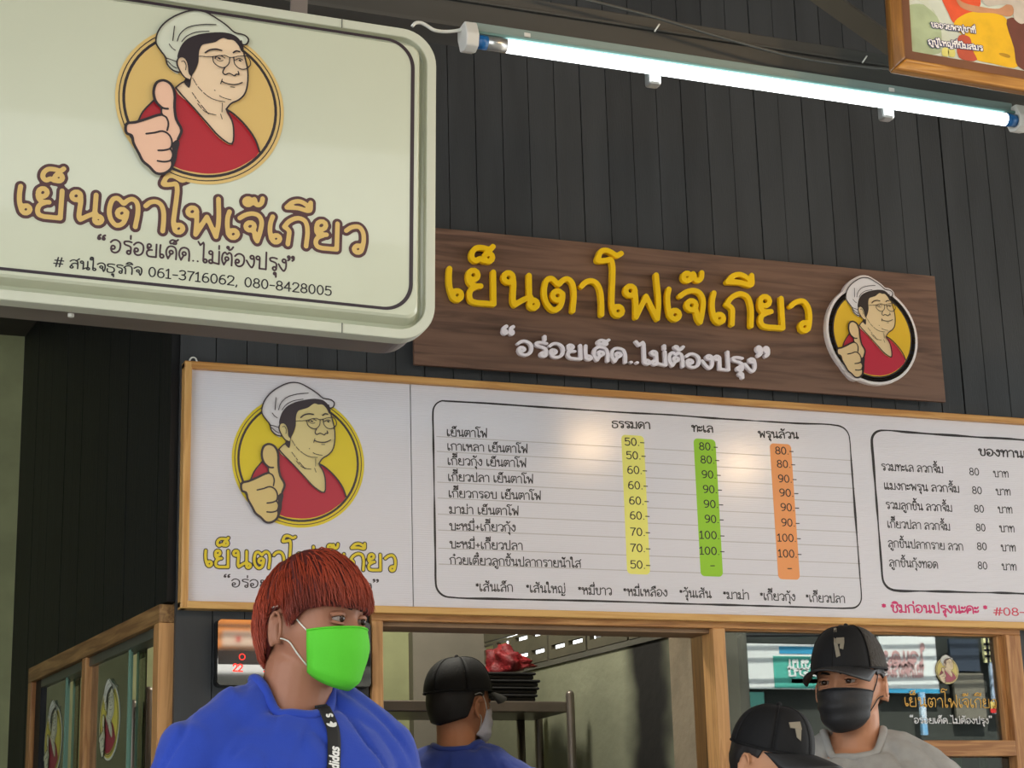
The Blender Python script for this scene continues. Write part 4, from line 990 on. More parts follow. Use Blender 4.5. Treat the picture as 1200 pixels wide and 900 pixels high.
paint('robe', [(650, 190), (740, 110), (860, 90), (980, 100), (1060, 150), (1090, 260), (1130, 400), (1150, 520), (960, 500), (780, 440), (760, 320), (690, 250)], (222, 176, 16), 4)
paint('ground_painted', [(1065, 150), (1260, 190), (1360, 560), (1150, 520), (1120, 380)], (104, 52, 44), 5)
paint('ground_painted', [(690, 280), (770, 290), (800, 400), (830, 470), (690, 450)], (184, 76, 54), 5)
paint('arm', [(660, -20), (720, 20), (860, 55), (1000, 70), (1090, 30), (1120, 90), (1090, 130), (960, 105), (800, 95), (700, 55)], (196, 142, 108), 6)
paint('figure_pale', [(850, -40), (960, -60), (1200, -60), (1260, 100), (1180, 190), (1120, 150), (1110, 50), (1000, 40), (900, 45)], (192, 186, 178), 7)
paint('robe_fold', [(1000, 420), (1085, 435), (1090, 450), (1010, 432)], (176, 132, 14), 6)
paint('candle', [(560, 380), (600, 375), (605, 440), (560, 435)], (214, 210, 120), 6); paint('candle', [(610, 380), (650, 382), (655, 445), (610, 440)], (214, 210, 120), 6)
wv = mat('white_script', (236, 236, 240), .5); bv = mat('blue_outline', (36, 42, 110), .5)
for s_, a, b in (('ขออวยพรปูชาที่', (470, 215), (815, 262)), ('ถูปู่ใหญ่ที่ปัมสมร', (450, 350), (870, 400))):
    text_ab('script', s_, qp(*a), qp(*b), .0100, bv, pf, 2.3, -.0041 - .0025)
    text_ab('script', s_, qp(*a), qp(*b), .0100, wv, pf, 1.0, -.0041 - .0029)

# ------------------------------------------------------------------ glossy clock panel on the wall
CP = Plane(on(254, 803, -.045))
ck = empty('wall_clock', M=CP.M); meta(ck, 'black glossy wall clock with red digits behind the red-haired man', 'clock')
cw = CP.at(434, 803)[0]; ch_ = CP.at(256, 726)[1]
mirr = mat('clock_glass', (120, 118, 116), .03, metal=.85)
mb = MB(); o_ = rrect(0, cw, 0, ch_, .01, 5)
fill('glass_front', [o_], mirr, ck, -.002, .004)
fill('housing', [rrect(-.002, cw + .002, -.002, ch_ + .002, .011, 5)], mat('clock_black', (16, 16, 18), .3), ck, .034, .033)
qk = lambda x, y: CP.at(240 + x / 8.18, 710 + y / 8.18)
red = mat('red_led', (255, 40, 30), .4, emit=1.6); blk = MATS['clock_black']
pz0 = qk(100, 550)[1]; pz1 = qk(100, 432)[1]
fill('dark_band', [np.array([(0.001, qk(0, 560)[1]), (cw - .001, qk(0, 560)[1]), (cw - .001, pz1), (.001, pz1)])], mat('clock_band', (14, 15, 18), .12), ck, -.0066)
cc_ = qk(352, 492); fill('led_icon', [ring(cc_[0], cc_[1], .0078, 20), ring(cc_[0], cc_[1], .0062, 20)], red, ck, -.007)
fill('led_icon', [rrect(qk(515, 490)[0], qk(565, 490)[0], qk(515, 508)[1], qk(515, 476)[1], .001)], red, ck, -.007)
text_ab('led_digits', '22', qk(262, 626), qk(352, 630), .0145, red, ck, 1.0, -.007)
text_ab('led_digits', '18', qk(556, 630), qk(640, 632), .0145, red, ck, 1.0, -.007)
text_ab('maker_lettering', 'digital', qk(180, 208), qk(310, 206), .0035, white_plastic, ck, .7, -.007) if 0 else None

# ------------------------------------------------------------------ kitchen: shelf, trays, basket, pots
SY = .93
s0 = on(453, 821, SY); s1 = on(664, 821, SY)
zt = (s0[2] + s1[2]) / 2; thk = .035
shx1 = s1[0]; shx0 = X0 + .1; sdep = .28
shf = empty('steel_shelf', (shx0, SY, 0)); meta(shf, 'stainless steel kitchen rack with tubular posts seen through the opening', 'shelf')
L_ = shx1 - shx0
rackm = mat('rack_steel', (128, 120, 112), .38, metal=.75, var=.2, scale=5)
box('shelf_plate', 0, L_, 0, sdep, zt - thk, zt, rackm, shf, .004)
box('shelf_plate', 0, L_, 0, sdep, .55, .58, rackm, shf, .004)
zp = on(666, 814, SY)[2]
for i, (x_, y_) in enumerate(((0, .01), (L_ + .012, .0), (0, sdep), (L_ + .012, sdep))):
    leg = obj('post', MB().cap_tube([(x_, y_, .02), (x_, y_, (zp if y_ < .1 else zt + .01))], .0135, 14), rackm, shf, True)
mid = on(608, 860, SY + sdep)[0] - shx0
obj('post', MB().tube([(mid, sdep - .02, .0), (mid, sdep - .02, zt - thk)], .0135, 14), rackm, shf, True)
blkp = mat('black_tray_plastic', (26, 26, 28), .55)
tx0 = on(590, 800, SY + .02)[0]; tx1 = on(626, 800, SY + .02)[0]
hts = [zt + .002]
for i in range(4):
    w_ = .21; z_ = zt + .0005 + i * .0225; jx = (0, .006, .01, -.004)[i]
    m_ = MB().box(tx1 - w_ + jx, tx1 + jx, SY + .01, SY + .26, z_, z_ + .012)
    m_.box(tx1 - w_ - .006 + jx, tx1 + .006 + jx, SY + .004, SY + .266, z_ + .0125, z_ + .021)
    t_ = obj('serving_tray', m_, blkp, bevel=.004)
    meta(t_, ['black tray resting directly on the steel shelf, lowest of its stack', 'black tray second from the bottom of the stack on the steel shelf', 'black tray second from the top of the stack on the steel shelf', 'topmost black tray of the stack, under the red net bag'][i], 'tray', 'trays stacked on the steel shelf')
ztop = zt + 4 * .0225
m_ = MB(); bmh = bmesh.new(); bmesh.ops.create_icosphere(bmh, subdivisions=4, radius=1)
for v in bmh.verts:
    c = v.co.copy(); n_ = noise.noise(c * 2.3) * .35 + noise.noise(c * 6) * .15
    s_ = 1 + n_; v.co = Vector((c.x * .075 * s_, c.y * .07 * s_, max(c.z, -.35) * .034 * s_ * (1.9 - 1.5 * c.x if c.x < 1 else 1) * .8))
me = bpy.data.meshes.new('net_bag'); bmh.to_mesh(me); bmh.free()
zmin = min(v.co.z for v in me.vertices)
nb2 = link('net_bag', me, mat('red_net', (150, 16, 26), .6, rgb2=(96, 8, 16), scale=14, bump=.8, bscale=45), smooth=True); nb2.location = (on(598, 795, SY + .14)[0] + .0, SY + .14, ztop - zmin)
meta(nb2, 'crumpled red net bag lying on the stack of black trays', 'bag')
def pot(name, x, y, z, r, h, m, lab):
    m_ = MB(); prof = [(0, 0), (r * .9, 0), (r, h * .1), (r, h), (r * 1.05, h), (r * 1.05, h + .008), (r * .96, h + .008), (r * .95, h * .12), (0, h * .1)]
    n = 36; vs = []; fs = []
    for (a, b) in prof:
        for k in range(n): vs.append((max(a, .0005) * math.cos(2 * math.pi * k / n), max(a, .0005) * math.sin(2 * math.pi * k / n), b))
    for i in range(len(prof) - 1):
        for k in range(n): fs.append((i * n + k, i * n + (k + 1) % n, (i + 1) * n + (k + 1) % n, (i + 1) * n + k))
    e_ = empty(name, (x, y, z)); meta(e_, lab, 'pot'); obj('pot_body', m_.add(vs, fs), m, e_, True)
    for s in (-1, 1):
        obj('handle', MB().tube([(s * r, -.04, h * .75), (s * (r + .03), -.03, h * .78), (s * (r + .03), .03, h * .78), (s * r, .04, h * .75)], .005, 8), m, e_, True)
    return e_
pot('stock_pot', on(478, 880, SY + .25)[0], SY + .25, .581, .17, .30, mat('soot_black_pot', (24, 22, 20), .6), 'sooty black stock pot on the lower rack shelf')
wk = empty('steel_basin', (1.01, .62, 1.50)); meta(wk, 'round steel basin hanging behind the side window', 'basin')
wk.rotation_euler = (0, math.radians(90), 0)
m_ = MB(); vs = []; fs = []; n = 44
for (a, b) in [(.002, 0), (.12, .005), (.19, .05), (.22, .10), (.235, .105), (.235, .11), (.215, .108), (.18, .058), (.11, .012), (.002, .008)]:
    for k in range(n): vs.append((a * math.cos(2 * math.pi * k / n), a * math.sin(2 * math.pi * k / n), b))
for i in range(9):
    for k in range(n): fs.append((i * n + k, i * n + (k + 1) % n, (i + 1) * n + (k + 1) % n, (i + 1) * n + k))
obj('basin_shell', m_.add(vs, fs), steel, wk, True)
obj('hanging_rod', MB().tube([(-.23, 0, .1), (-1.48, 0, .1)], .004, 6), steel, wk)
# kitchen lamp, made up to brighten the room; hall bulbs (real fittings)
def lamp_light(nm, loc, power, color, size=.05):
    l = bpy.data.lights.new(nm, 'POINT'); l.energy = power; l.color = color; l.shadow_soft_size = size
    o = bpy.data.objects.new(nm, l); COL.objects.link(o); o.location = loc; return o
lamp_light('kitchen_fill_light', (1.7, .75, 2.62), 30, (1, .96, .84), .12)  # extra point light, strengthens the added lamp
kt = empty('kitchen_added_lamp', (1.7, .75, 2.72)); meta(kt, 'added ceiling batten lamp brightening the kitchen, unseen above the opening', 'light')
box('batten_body', -.3, .3, -.03, .03, .03, .06, capw, kt); obj('tube', MB().tube([(-.28, 0, 0.01), (.28, 0, 0.01)], .013, 12), mat('kitchen_added_tube', (255, 246, 225), .4, emit=9), kt, True)
for k in (-.29, .29): box('end_holder', k - .01, k + .01, -.015, .015, -.005, .03, capw, kt)
for x_ in (-.2, .2): box('hanger', x_ - .004, x_ + .004, -.004, .004, .06, .28, capw, kt)
bulbm = mat('warm_bulb', (255, 214, 160), .4, emit=110)
for i, (px, py) in enumerate(((585, 484), (692, 520), (868, 546), (352, 480))):
    v = on(px, py, 3.0); lp_ = empty('pendant_bulb', (v[0], -3.0 - .06, v[2])); 
    meta(lp_, ['first pendant bulb from the left end of the hall row', 'second pendant bulb', 'farthest pendant bulb to the right', 'bare pendant bulb nearest the light box'][i] + ' hanging from the hall roof', 'lamp', 'warm pendant bulbs in the hall')
    bm_ = bmesh.new(); bmesh.ops.create_uvsphere(bm_, u_segments=16, v_segments=10, radius=.05); me = bpy.data.meshes.new('bulb'); bm_.to_mesh(me); bm_.free()
    link('bulb', me, bulbm, lp_, True)
    obj('socket', MB().tube([(0, 0, .03), (0, 0, .08)], .018, 12), blkp, lp_, True); obj('flex', MB().tube([(0, 0, .08), (0, 0, 4.0 - v[2])], .003, 6), blkp, lp_)

# ------------------------------------------------------------------ street behind the viewer (mirrored in the glass)
SYF = -9.0
fac = struct(box('wall_street', -3, 14, SYF - .3, SYF - .12, 0, 4.9, mat('street_facade', (76, 78, 72), .85, rgb2=(48, 52, 50), scale=.8)))
def vq(px, py): v = on(px, py, -SYF); return v[0], v[2]
def panel(name, pxa, pya, pxb, pyb, m, lab, cat='banner', y=SYF, ext=0):
    x0, z1 = vq(pxa, pya); x1, z0 = vq(pxb, pyb)
    o = box(name, x0, x1, y - .03, y, z0, z1, m); meta(o, lab, cat); return o, x0, x1, z0, z1
ban = mat('banner_white', (236, 240, 240), .6); teal = mat('banner_teal', (84, 186, 170), .6); sky_b = mat('banner_blue', (60, 160, 205), .6)
o, x0, x1, z0, z1 = panel('shop_banner', 871, 753, 1028, 808, ban, 'white and teal printed banner across the street')
def flat(nm, a, b, c, d, m, par, y=SYF + .004): 
    box(nm, a, b, y - .003, y, c, d, m, par)
xt, zt1 = vq(908, 768); xe, ze = vq(1026, 807)
flat('banner_print', xt, xe, ze, zt1, teal, o); a_1 = vq(915, 753); flat('banner_print', a_1[0], xe, zt1 + .02, z1 - .02, sky_b, o)
tA, tB = vq(930, 800), vq(962, 796); flat('banner_print', tA[0], tB[0], tA[1] , vq(930, 795)[1], mat('banner_orange', (236, 196, 120), .6), o)
# mirrored letters: real sign read from the street faces +y, so its writing runs towards -x
def street_text(s, pa, pb, xh, m, par):
    A = vq(*pa); Bq = vq(*pb)
    V, Fc, wd = text_geo(s, 1.0)
    # reader stands north of the sign looking to -y: letters advance towards -x
    sx = (A[0] - Bq[0]) / wd
    flat_mesh('banner_lettering', np.stack([A[0] + V[:, 0] * -abs(sx), A[1] + V[:, 1] * xh / 10], 1), Fc, m, par, SYF + .012)
street_text('สั่งบน'.replace('สั่ง', 'สง'), (962, 784), (925, 784), .075, ban, o); street_text('แอป'.replace('แอป', 'แอบ'), (962, 792), (925, 792), .06, ban, o)
o2, x0, x1, z0, z1 = panel('shop_banner', 1032, 742, 1104, 812, ban, 'white banner with faded pink lettering across the street')
flat('banner_print', x0, x1, z0, z0 + .035, sky_b, o2)
pk = mat('faded_pink', (206, 160, 160), .6)
street_text('ใจแดง', (1086, 781), (1038, 781), .12, pk, o2); street_text('นมสดอร่อย', (1086, 793), (1038, 793), .10, pk, o2)
o3, *_ = panel('shop_poster', 1163, 775, 1181, 836, mat('poster_blue', (186, 206, 232), .6), 'pale blue poster with a red foot on the street wall')
xa, za = vq(1164, 835); xb, zb = vq(1181, 830); flat('poster_print', xa, xb, za, zb, mat('poster_red', (214, 40, 36), .6), o3); xa, za = vq(1164, 830); xb, zb = vq(1181, 822); flat('poster_print', xa, xb, za, zb, mat('poster_yellow', (226, 196, 110), .6), o3)
xa, za = vq(1168, 784); xb, zb = vq(1181, 775); flat('poster_print', xa, xb, za, zb, mat('poster_pink', (200, 90, 100), .6), o3)
o4, x0, x1, z0, z1 = panel('barred_window', 1155, 747, 1182, 776, mat('lit_cream', (238, 232, 176), .6), 'cream window with dark bars on the street wall', 'window')
for k in range(1, 6): flat('bar', x0 + (x1 - x0) * k / 6 - .012, x0 + (x1 - x0) * k / 6 + .012, z0, z1, blkp, o4)
for k in range(1, 4): flat('bar', x0, x1, z0 + (z1 - z0) * k / 4 - .01, z0 + (z1 - z0) * k / 4 + .01, blkp, o4)
o5, *_ = panel('roller_shutter', 1120, 788, 1160, 842, mat('shutter_grey', (118, 112, 100), .6, var=.1), 'grey roller shutter below the street wall window', 'shutter')
o6, *_ = panel('dark_doorway', 1115, 748, 1152, 786, mat('blue_dark', (48, 58, 74), .5), 'dark blue doorway on the street wall', 'door')
o8, *_ = panel('flag_banner', 1073, 812, 1083, 862, mat('flag_blue', (120, 180, 226), .6, rgb2=(236, 240, 244), scale=5), 'narrow blue and white flag banner by the street', 'banner', SYF + .1)
o7, *_ = panel('green_awning', 853, 810, 900, 850, mat('awning_green', (52, 110, 104), .7), 'dark green awning sheet at the street side', 'awning')
panel('street_reflector', 230, 779, 350, 797, ban, 'added white canopy under the orange shop sign', 'reflector', SYF + .3)  # made-up white panel, placed to brighten what the clock glass reflects
# orange shop front reflected in the clock
o9, x0, x1, z0, z1 = panel('orange_shop_sign', 246, 722, 345, 764, mat('sign_orange', (240, 150, 60), .6, rgb2=(214, 110, 30), scale=2), 'orange shop sign with a white panel and red strokes', 'sign', SYF + .02)
xm_ = (x0 + x1) / 2; flat('sign_print', xm_ - .25, xm_ + .2, z0 + .02, z1 - .12, mat('sign_cream', (240, 214, 190), .6), o9, SYF + .03)
for k, dx in enumerate((-.15, -.02, .08)): flat('sign_print', xm_ + dx, xm_ + dx + .035, z0 + .05, z1 - .16, mat('sign_red', (220, 50, 40), .6), o9, SYF + .036)
xw, zw = vq(246, 800); flat('market_umbrella', 0, 0, 0, 0, ban, None) if 0 else None
for i, (zz, off) in enumerate(((3.35, 0), (3.22, .1), (3.12, -.06), (3.5, .05))):
    c_ = obj('overhead_cable', MB().tube([(x, SYF + .35 + off, zz - .12 * math.sin((x + 2) / 12 * math.pi) + off * .1) for x in np.linspace(-2, 13, 30)], .014, 6), blkp)
    meta(c_, ['street cable hung lowest but two over the banners', 'second street cable sagging across the banners', 'lowest street cable crossing the white banner', 'uppermost street cable above the banners'][i], 'cable', 'overhead street cables')
pm = obj('utility_pole', MB().tube([(on(860, 800, 8.1)[0], SYF + .9, 0), (on(860, 800, 8.1)[0], SYF + .9, 5.5)], .13, 16), concrete, None, True); meta(pm, 'concrete utility pole standing in front of the street wall', 'pole')
# bottles on the counter behind the lower pane
gb = mat('green_bottle_glass', (40, 120, 60), .15, spec=.6)
for i, px_ in enumerate((1122, 1152)):
    v = on(px_, 895, .2); m_ = MB(); pr = [(.03, 0), (.033, .01), (.033, .15), (.028, .18), (.012, .22), (.012, .27), (.014, .272), (.014, .285)]
    n = 20; vs = [(a * math.cos(2 * math.pi * k / n), a * math.sin(2 * math.pi * k / n), b) for a, b in pr for k in range(n)]
    fs = [(q * n + k, q * n + (k + 1) % n, (q + 1) * n + (k + 1) % n, (q + 1) * n + k) for q in range(len(pr) - 1) for k in range(n)] + [tuple(range(n))[::-1], tuple((len(pr) - 1) * n + k for k in range(n))]
    hgt = on(px_, 888, .2)[2] + .02 - OPZ0; sc_ = hgt / .285
    m_.add([(a * 1.1, b * 1.1, c * sc_) for a, b, c in vs], fs)
    b_ = obj('sauce_bottle', m_, gb, None, True); b_.location = (v[0], .2, OPZ0); meta(b_, ['left green bottle on the counter behind the lower window pane', 'right green bottle on the counter behind the lower window pane'][i], 'bottle', 'green bottles on the counter')

# ------------------------------------------------------------------ people
def skinmat(n, rgb): return mat(n, rgb, .5, var=.06, scale=14, bump=.05, bscale=120, spec=.35)
def remesh(mb_or_list, vox, smooth=3, name='m'):
    me = bpy.data.meshes.new(name); mb_ = mb_or_list; me.from_pydata(mb_.v, [], mb_.f); me.update()
    bm_ = bmesh.new(); bm_.from_mesh(me); bmesh.ops.recalc_face_normals(bm_, faces=bm_.faces); bm_.to_mesh(me); bm_.free()
    o = bpy.data.objects.new('tmp', me); COL.objects.link(o)
    r = o.modifiers.new('r', 'REMESH'); r.mode = 'VOXEL'; r.voxel_size = vox; r.adaptivity = 0
    if smooth:
        s = o.modifiers.new('s', 'SMOOTH'); s.factor = .5; s.iterations = smooth
    bpy.context.view_layer.update()
    out = bpy.data.meshes.new_from_object(o.evaluated_get(bpy.context.evaluated_depsgraph_get()))
    bpy.data.objects.remove(o); out.name = name; return out


def head_mb(w=.076, d=.096, h=.118, nose=1.0):
    """head centred at the origin, face towards -y; the eyes lie at z=0"""
    nu, nv = 88, 64; vs = []; fs = []
    G = lambda x, y, sx, sy: math.exp(-(x / sx) ** 2 - (y / sy) ** 2)
    for j in range(nv + 1):
        ph = math.pi * (j / nv - .5)
        for i in range(nu):
            th = 2 * math.pi * i / nu   # 0 = front
            x = math.sin(th) * math.cos(ph); y = -math.cos(th) * math.cos(ph); z = math.sin(ph)
            X = x * w; Y = y * d; Z = z * h
            if Z < -.02:   # jaw
                t = min(1, (-Z - .02) / .095); X *= 1 - .30 * t ** 1.4; 
                if Y > 0: Y *= 1 - .55 * t
                else: Y *= 1 - .08 * t; Y -= .006 * t
            if y < 0:
                Y = Y * (1 - .06 * max(0, -y) ** 4)      # flatter face
                Y += .0075 * (G(abs(X) - .031, Z - .002, .017, .011)) * 1.3          # eye sockets
                Y -= .006 * G(X, Z - .021, .045, .009)                                # brow
                Y -= nose * (.019 * G(X, Z + .040, .011, .012) + .013 * G(X, Z + .024, .008, .016) + .006 * G(X, Z + .008, .008, .016))
                Y -= nose * .006 * G(abs(X) - .012, Z + .045, .007, .007)
                Y -= .006 * G(X, Z + .072, .020, .007) ; Y -= .007 * G(X, Z + .104, .020, .012)
                Y += .003 * G(X, Z + .0725, .02, .0022)
                Y -= .004 * G(abs(X) - .045, Z + .025, .02, .016)
            if Y > 0 and Z > 0: Y *= 1.04
            vs.append((X, Y, Z))
    for j in range(nv):
        for i in range(nu):
            i2 = (i + 1) % nu; fs.append((j * nu + i, j * nu + i2, (j + 1) * nu + i2, (j + 1) * nu + i))
    m = MB().add(vs, fs)
    for s in (-1, 1):   # ears
        pts = []
        cx, cy, cz = s * (w + .001), .012, -.020
        e = []
        for k in range(13):
            t = math.radians(-70 + k * 24)
            e.append((cx + s * (.011 - .004 * math.cos(t)), cy + .004 + .016 * math.cos(t) * 1.0, cz + .030 * math.sin(t)))
        m.cap_tube(e, .0042, 8)
        m.cap_tube([(cx - s * .002, cy, cz + .020), (cx + s * .004, cy + .008, cz + .004), (cx, cy + .004, cz - .022)], [.006, .0075, .006], 8)
    return m


def hand_mb(m, wr, d, side, pal=.042):
    """relaxed hand from the wrist along d with five fingers"""
    d = Vector(d).normalized(); a = Vector((0, 1, 0)); a = (a - a.dot(d) * d).normalized(); b = d.cross(a)
    wr = Vector(wr)
    m.cap_tube([wr - d * .01, wr + d * .03, wr + d * .08], [.024, .030, .030], 10)
    for k, (off, ln) in enumerate(((-.027, .068), (-.009, .078), (.009, .073), (.026, .058))):
        p0 = wr + d * .082 + a * off; c = b * side * -.012
        m.cap_tube([p0, p0 + d * ln * .42, p0 + d * ln * .75 + c * .6, p0 + d * ln + c * 1.6], [.0095, .009, .0085, .0075], 8)
    t0 = wr + d * .025 - a * .026
    m.cap_tube([t0, t0 + d * .03 - a * .022, t0 + d * .06 - a * .028], [.012, .0105, .0085], 8)


def person(pos, rot, H, head_rot, head_tilt, skin, shirt, trous, label, bulk=1.0, vox=.005, hoff=(0, 0, 0), cord=False, lean=0.0, nose=1.0, w=.076, neck_r=.056):
    root = empty('person', (pos[0], pos[1], 0)); root.rotation_euler = (0, 0, rot); meta(root, label, 'person')
    k = H / 1.75; B = bulk
    hc = Vector((0 + hoff[0], -.015 + hoff[1], (1.632 + hoff[2]) * k))
    HM = Matrix.Translation(hc) @ Matrix.Rotation(head_rot - rot, 4, 'Z') @ Matrix.Rotation(head_tilt[0], 4, 'X') @ Matrix.Rotation(head_tilt[1], 4, 'Y') @ Matrix.Scale(k, 4)
    hm = head_mb(nose=nose, w=w)
    body = MB(); body.add([HM @ Vector(p) for p in hm.v], hm.f)
    base = HM @ Vector((0, .022, -.075)); base_lo = HM @ Vector((0, .03, -.03))
    nb = Vector((0, .022, 1.42 * k))
    body.cap_tube([nb, (nb + base) / 2, base, base_lo], [(neck_r + .008) * B, neck_r * B ** .5, (neck_r - .002) * B ** .5, .05], 20)
    tor = [(.84, .10, .085, 0, 0), (.90, .165 * B, .115 * B, 0, 0), (1.0, .162 * B, .112 * B, 0, 0), (1.1, .150 * B, .105 * B, 0, 0), (1.2, .160 * B, .115 * B, 0, -.004),
           (1.3, .178 * B, .122 * B, 0, -.004), (1.37, .180 * B, .112 * B, 0, 0), (1.42, .155 * B, .092 * B, 0, .008), (1.455, .10 * B, .072 * B, 0, .014), (1.475, .06, .055, 0, .02)]
    tor = [(z * k, a, b, x, y) for z, a, b, x, y in tor]
    body.loft(tor, 32, 2.3)
    sh = {}
    for s in (-1, 1):
        body.cap_tube([(s * .03, .022, 1.480 * k), (s * .09 * B, .016, 1.452 * k), (s * .155 * B, .008, 1.402 * k)], [.038, .044, .054 * B])
        S_, E_, Wp = Vector((s * .185 * B, .005, 1.385 * k)), Vector((s * .245 * B, .03, 1.11 * k)), Vector((s * .255 * B, -.05, .87 * k))
        body.cap_tube([S_, (S_ * .6 + E_ * .4), E_, (E_ * .6 + Wp * .4), Wp], [.058 * B, .050 * B, .040 * B, .041 * B, .026])
        hand_mb(body, Wp, (Wp - E_), s)
        body.cap_tube([(s * .085, 0, .90 * k), (s * .10, -.005, .70 * k), (s * .10, -.01, .48 * k), (s * .10, .015, .30 * k), (s * .10, .01, .09 * k)], [.095 * B, .078 * B, .055, .05, .034])
        body.cap_tube([(s * .10, .03, .045), (s * .105, -.06, .035), (s * .11, -.14, .028)], [.036, .034, .024])
        sh[s] = (S_, E_)
    me = remesh(body, vox, 2, 'body'); bo = link('body', me, skin, root, True)
    bvh = BVHTree.FromPolygons([v.co for v in me.vertices], [p.vertices for p in me.polygons])
    # T-shirt: the torso and upper arms grown outward, cut at neck and hems
    g = .013
    sm = MB(); sm.loft([(z - (.0 if z > .95 * k else .0), a + g + (.014 if z < 1.25 * k else .0), b + g + (.016 if z < 1.25 * k else 0), x, y) for z, a, b, x, y in tor[1:-1]], 36, 2.3)
    for s in (-1, 1):
        S_, E_ = sh[s]
        sm.cap_tube([(s * .035, .021, 1.478 * k), (s * .09 * B, .016, 1.455 * k), (s * .155 * B, .008, 1.405 * k)], [.048, .048 + g, .056 * B + g])
        M_ = S_ * .25 + E_ * .75
        sm.cap_tube([S_, S_ * .6 + E_ * .4, M_], [.058 * B + g, .056 * B + g * 1.4, .052 * B + g * 1.6])
    sm.cap_tube([(-.055, .045, 1.455 * k), (0, .052, 1.462 * k), (.055, .045, 1.455 * k)], [.046, .046, .046])
    sme = remesh(sm, .006, 5, 't_shirt')
    # folds
    COS = [v.co.copy() for v in sme.vertices]; NRM = [v.normal.copy() for v in sme.vertices]; OUTC = []
    for c, n in zip(COS, NRM):
        f = noise.noise(Vector((c.x * 9, c.y * 9, c.z * 3.2))) * .009 - .007 * max(0, 1 - abs(noise.noise(Vector((c.x * 16 + c.z * 9 * (1 if c.x > 0 else -1), c.y * 9, c.z * 5 + 7)))) * 7) + noise.noise(Vector((c.x * 30 + c.z * 18, c.y * 20, c.z * 10))) * .003
        ax = abs(c.x) - .15 * B
        f += .0055 * math.sin((c.z * 60 + abs(c.x) * 75)) * math.exp(-(ax / .06) ** 2) * math.exp(-((c.z - 1.24 * k) / .1) ** 2)
        f += .003 * math.sin(c.z * 34 - abs(c.x) * 46 + c.y * 20) * math.exp(-((c.z - 1.36 * k) / .07) ** 2)
        OUTC.extend(c + n * (max(f, -.006) + .004))
    sme.vertices.foreach_set('co', OUTC); sme.update()
    bm_ = bmesh.new(); bm_.from_mesh(sme)
    # neck opening
    nrx, nry = .070 * B ** .5, .074 * B ** .5
    sb = BVHTree.FromPolygons([v.co for v in sme.vertices], [p.vertices for p in sme.polygons])
    zc = 1.40 * k
    kill = [v for v in bm_.verts if v.co.z > 1.3 * k and (v.co.x / nrx) ** 2 + ((v.co.y - .004) / nry) ** 2 < .93]
    bmesh.ops.delete(bm_, geom=kill, context='VERTS')
    kill = [v for v in bm_.verts if v.co.z < .905 * k]
    bmesh.ops.delete(bm_, geom=kill, context='VERTS')
    bm_.to_mesh(sme); bm_.free()
    so = link('t_shirt', sme, shirt, root, True)
    sol = so.modifiers.new('solid', 'SOLIDIFY'); sol.thickness = .003; sol.offset = -1
    pts = []
    for q in range(56):
        t = 2 * math.pi * q / 56
        x, y = nrx * 1.01 * math.cos(t), nry * 1.01 * math.sin(t) + .004
        h = sb.ray_cast(Vector((x, y, 2)), Vector((0, 0, -1)))
        z = h[0].z if h[0] is not None else 1.43 * k
        pts.append(Vector((x, y, z)))
    for _ in range(3): pts = [(pts[i - 1] + pts[i] * 2 + pts[(i + 1) % len(pts)]) / 4 for i in range(len(pts))]
    cm = MB(); cm.tube(pts + [pts[0], pts[1]], .0098, 10, cap=False, flat=.8)
    obj('collar', cm, shirt, root, True)
    # trousers and shoes
    tm = MB(); tm.loft([(.80 * k, .15 * B, .11 * B, 0, 0), (.88 * k, .178 * B, .128 * B, 0, 0), (.97 * k, .176 * B, .125 * B, 0, 0)], 32, 2.3)
    for s in (-1, 1): tm.cap_tube([(s * .085, 0, .87 * k), (s * .10, -.005, .70 * k), (s * .10, -.01, .48 * k), (s * .10, .012, .30 * k), (s * .10, .01, .10 * k)], [.112 * B, .094 * B, .074, .067, .06])
    link('trousers', remesh(tm, .009, 3, 'trousers'), trous, root, True)
    for s in (-1, 1):
        fm = MB(); fm.cap_tube([(s * .10, .04, .05), (s * .105, -.05, .046), (s * .112, -.14, .038)], [.047, .046, .036]); fm.box(s * .106 - .045, s * .106 + .045, -.175, .085, 0, .02)
        link('shoe', remesh(fm, .006, 3, 'shoe'), trous, root, True)
    return root, HM, bvh, bo


def on_head(HM, bvh, az, z, off, inner=True):
    """point on the head surface at azimuth az (0 = face) and height z in head space, pushed out by off"""
    d = Vector((math.sin(az), -math.cos(az), 0)); o = HM @ (Vector((0, 0, z)) + d * .3); e = (HM @ Vector((0, 0, z)) - o).normalized()
    h = bvh.ray_cast(o, e)
    if h[0] is None: return None
    return h[0] - e * off


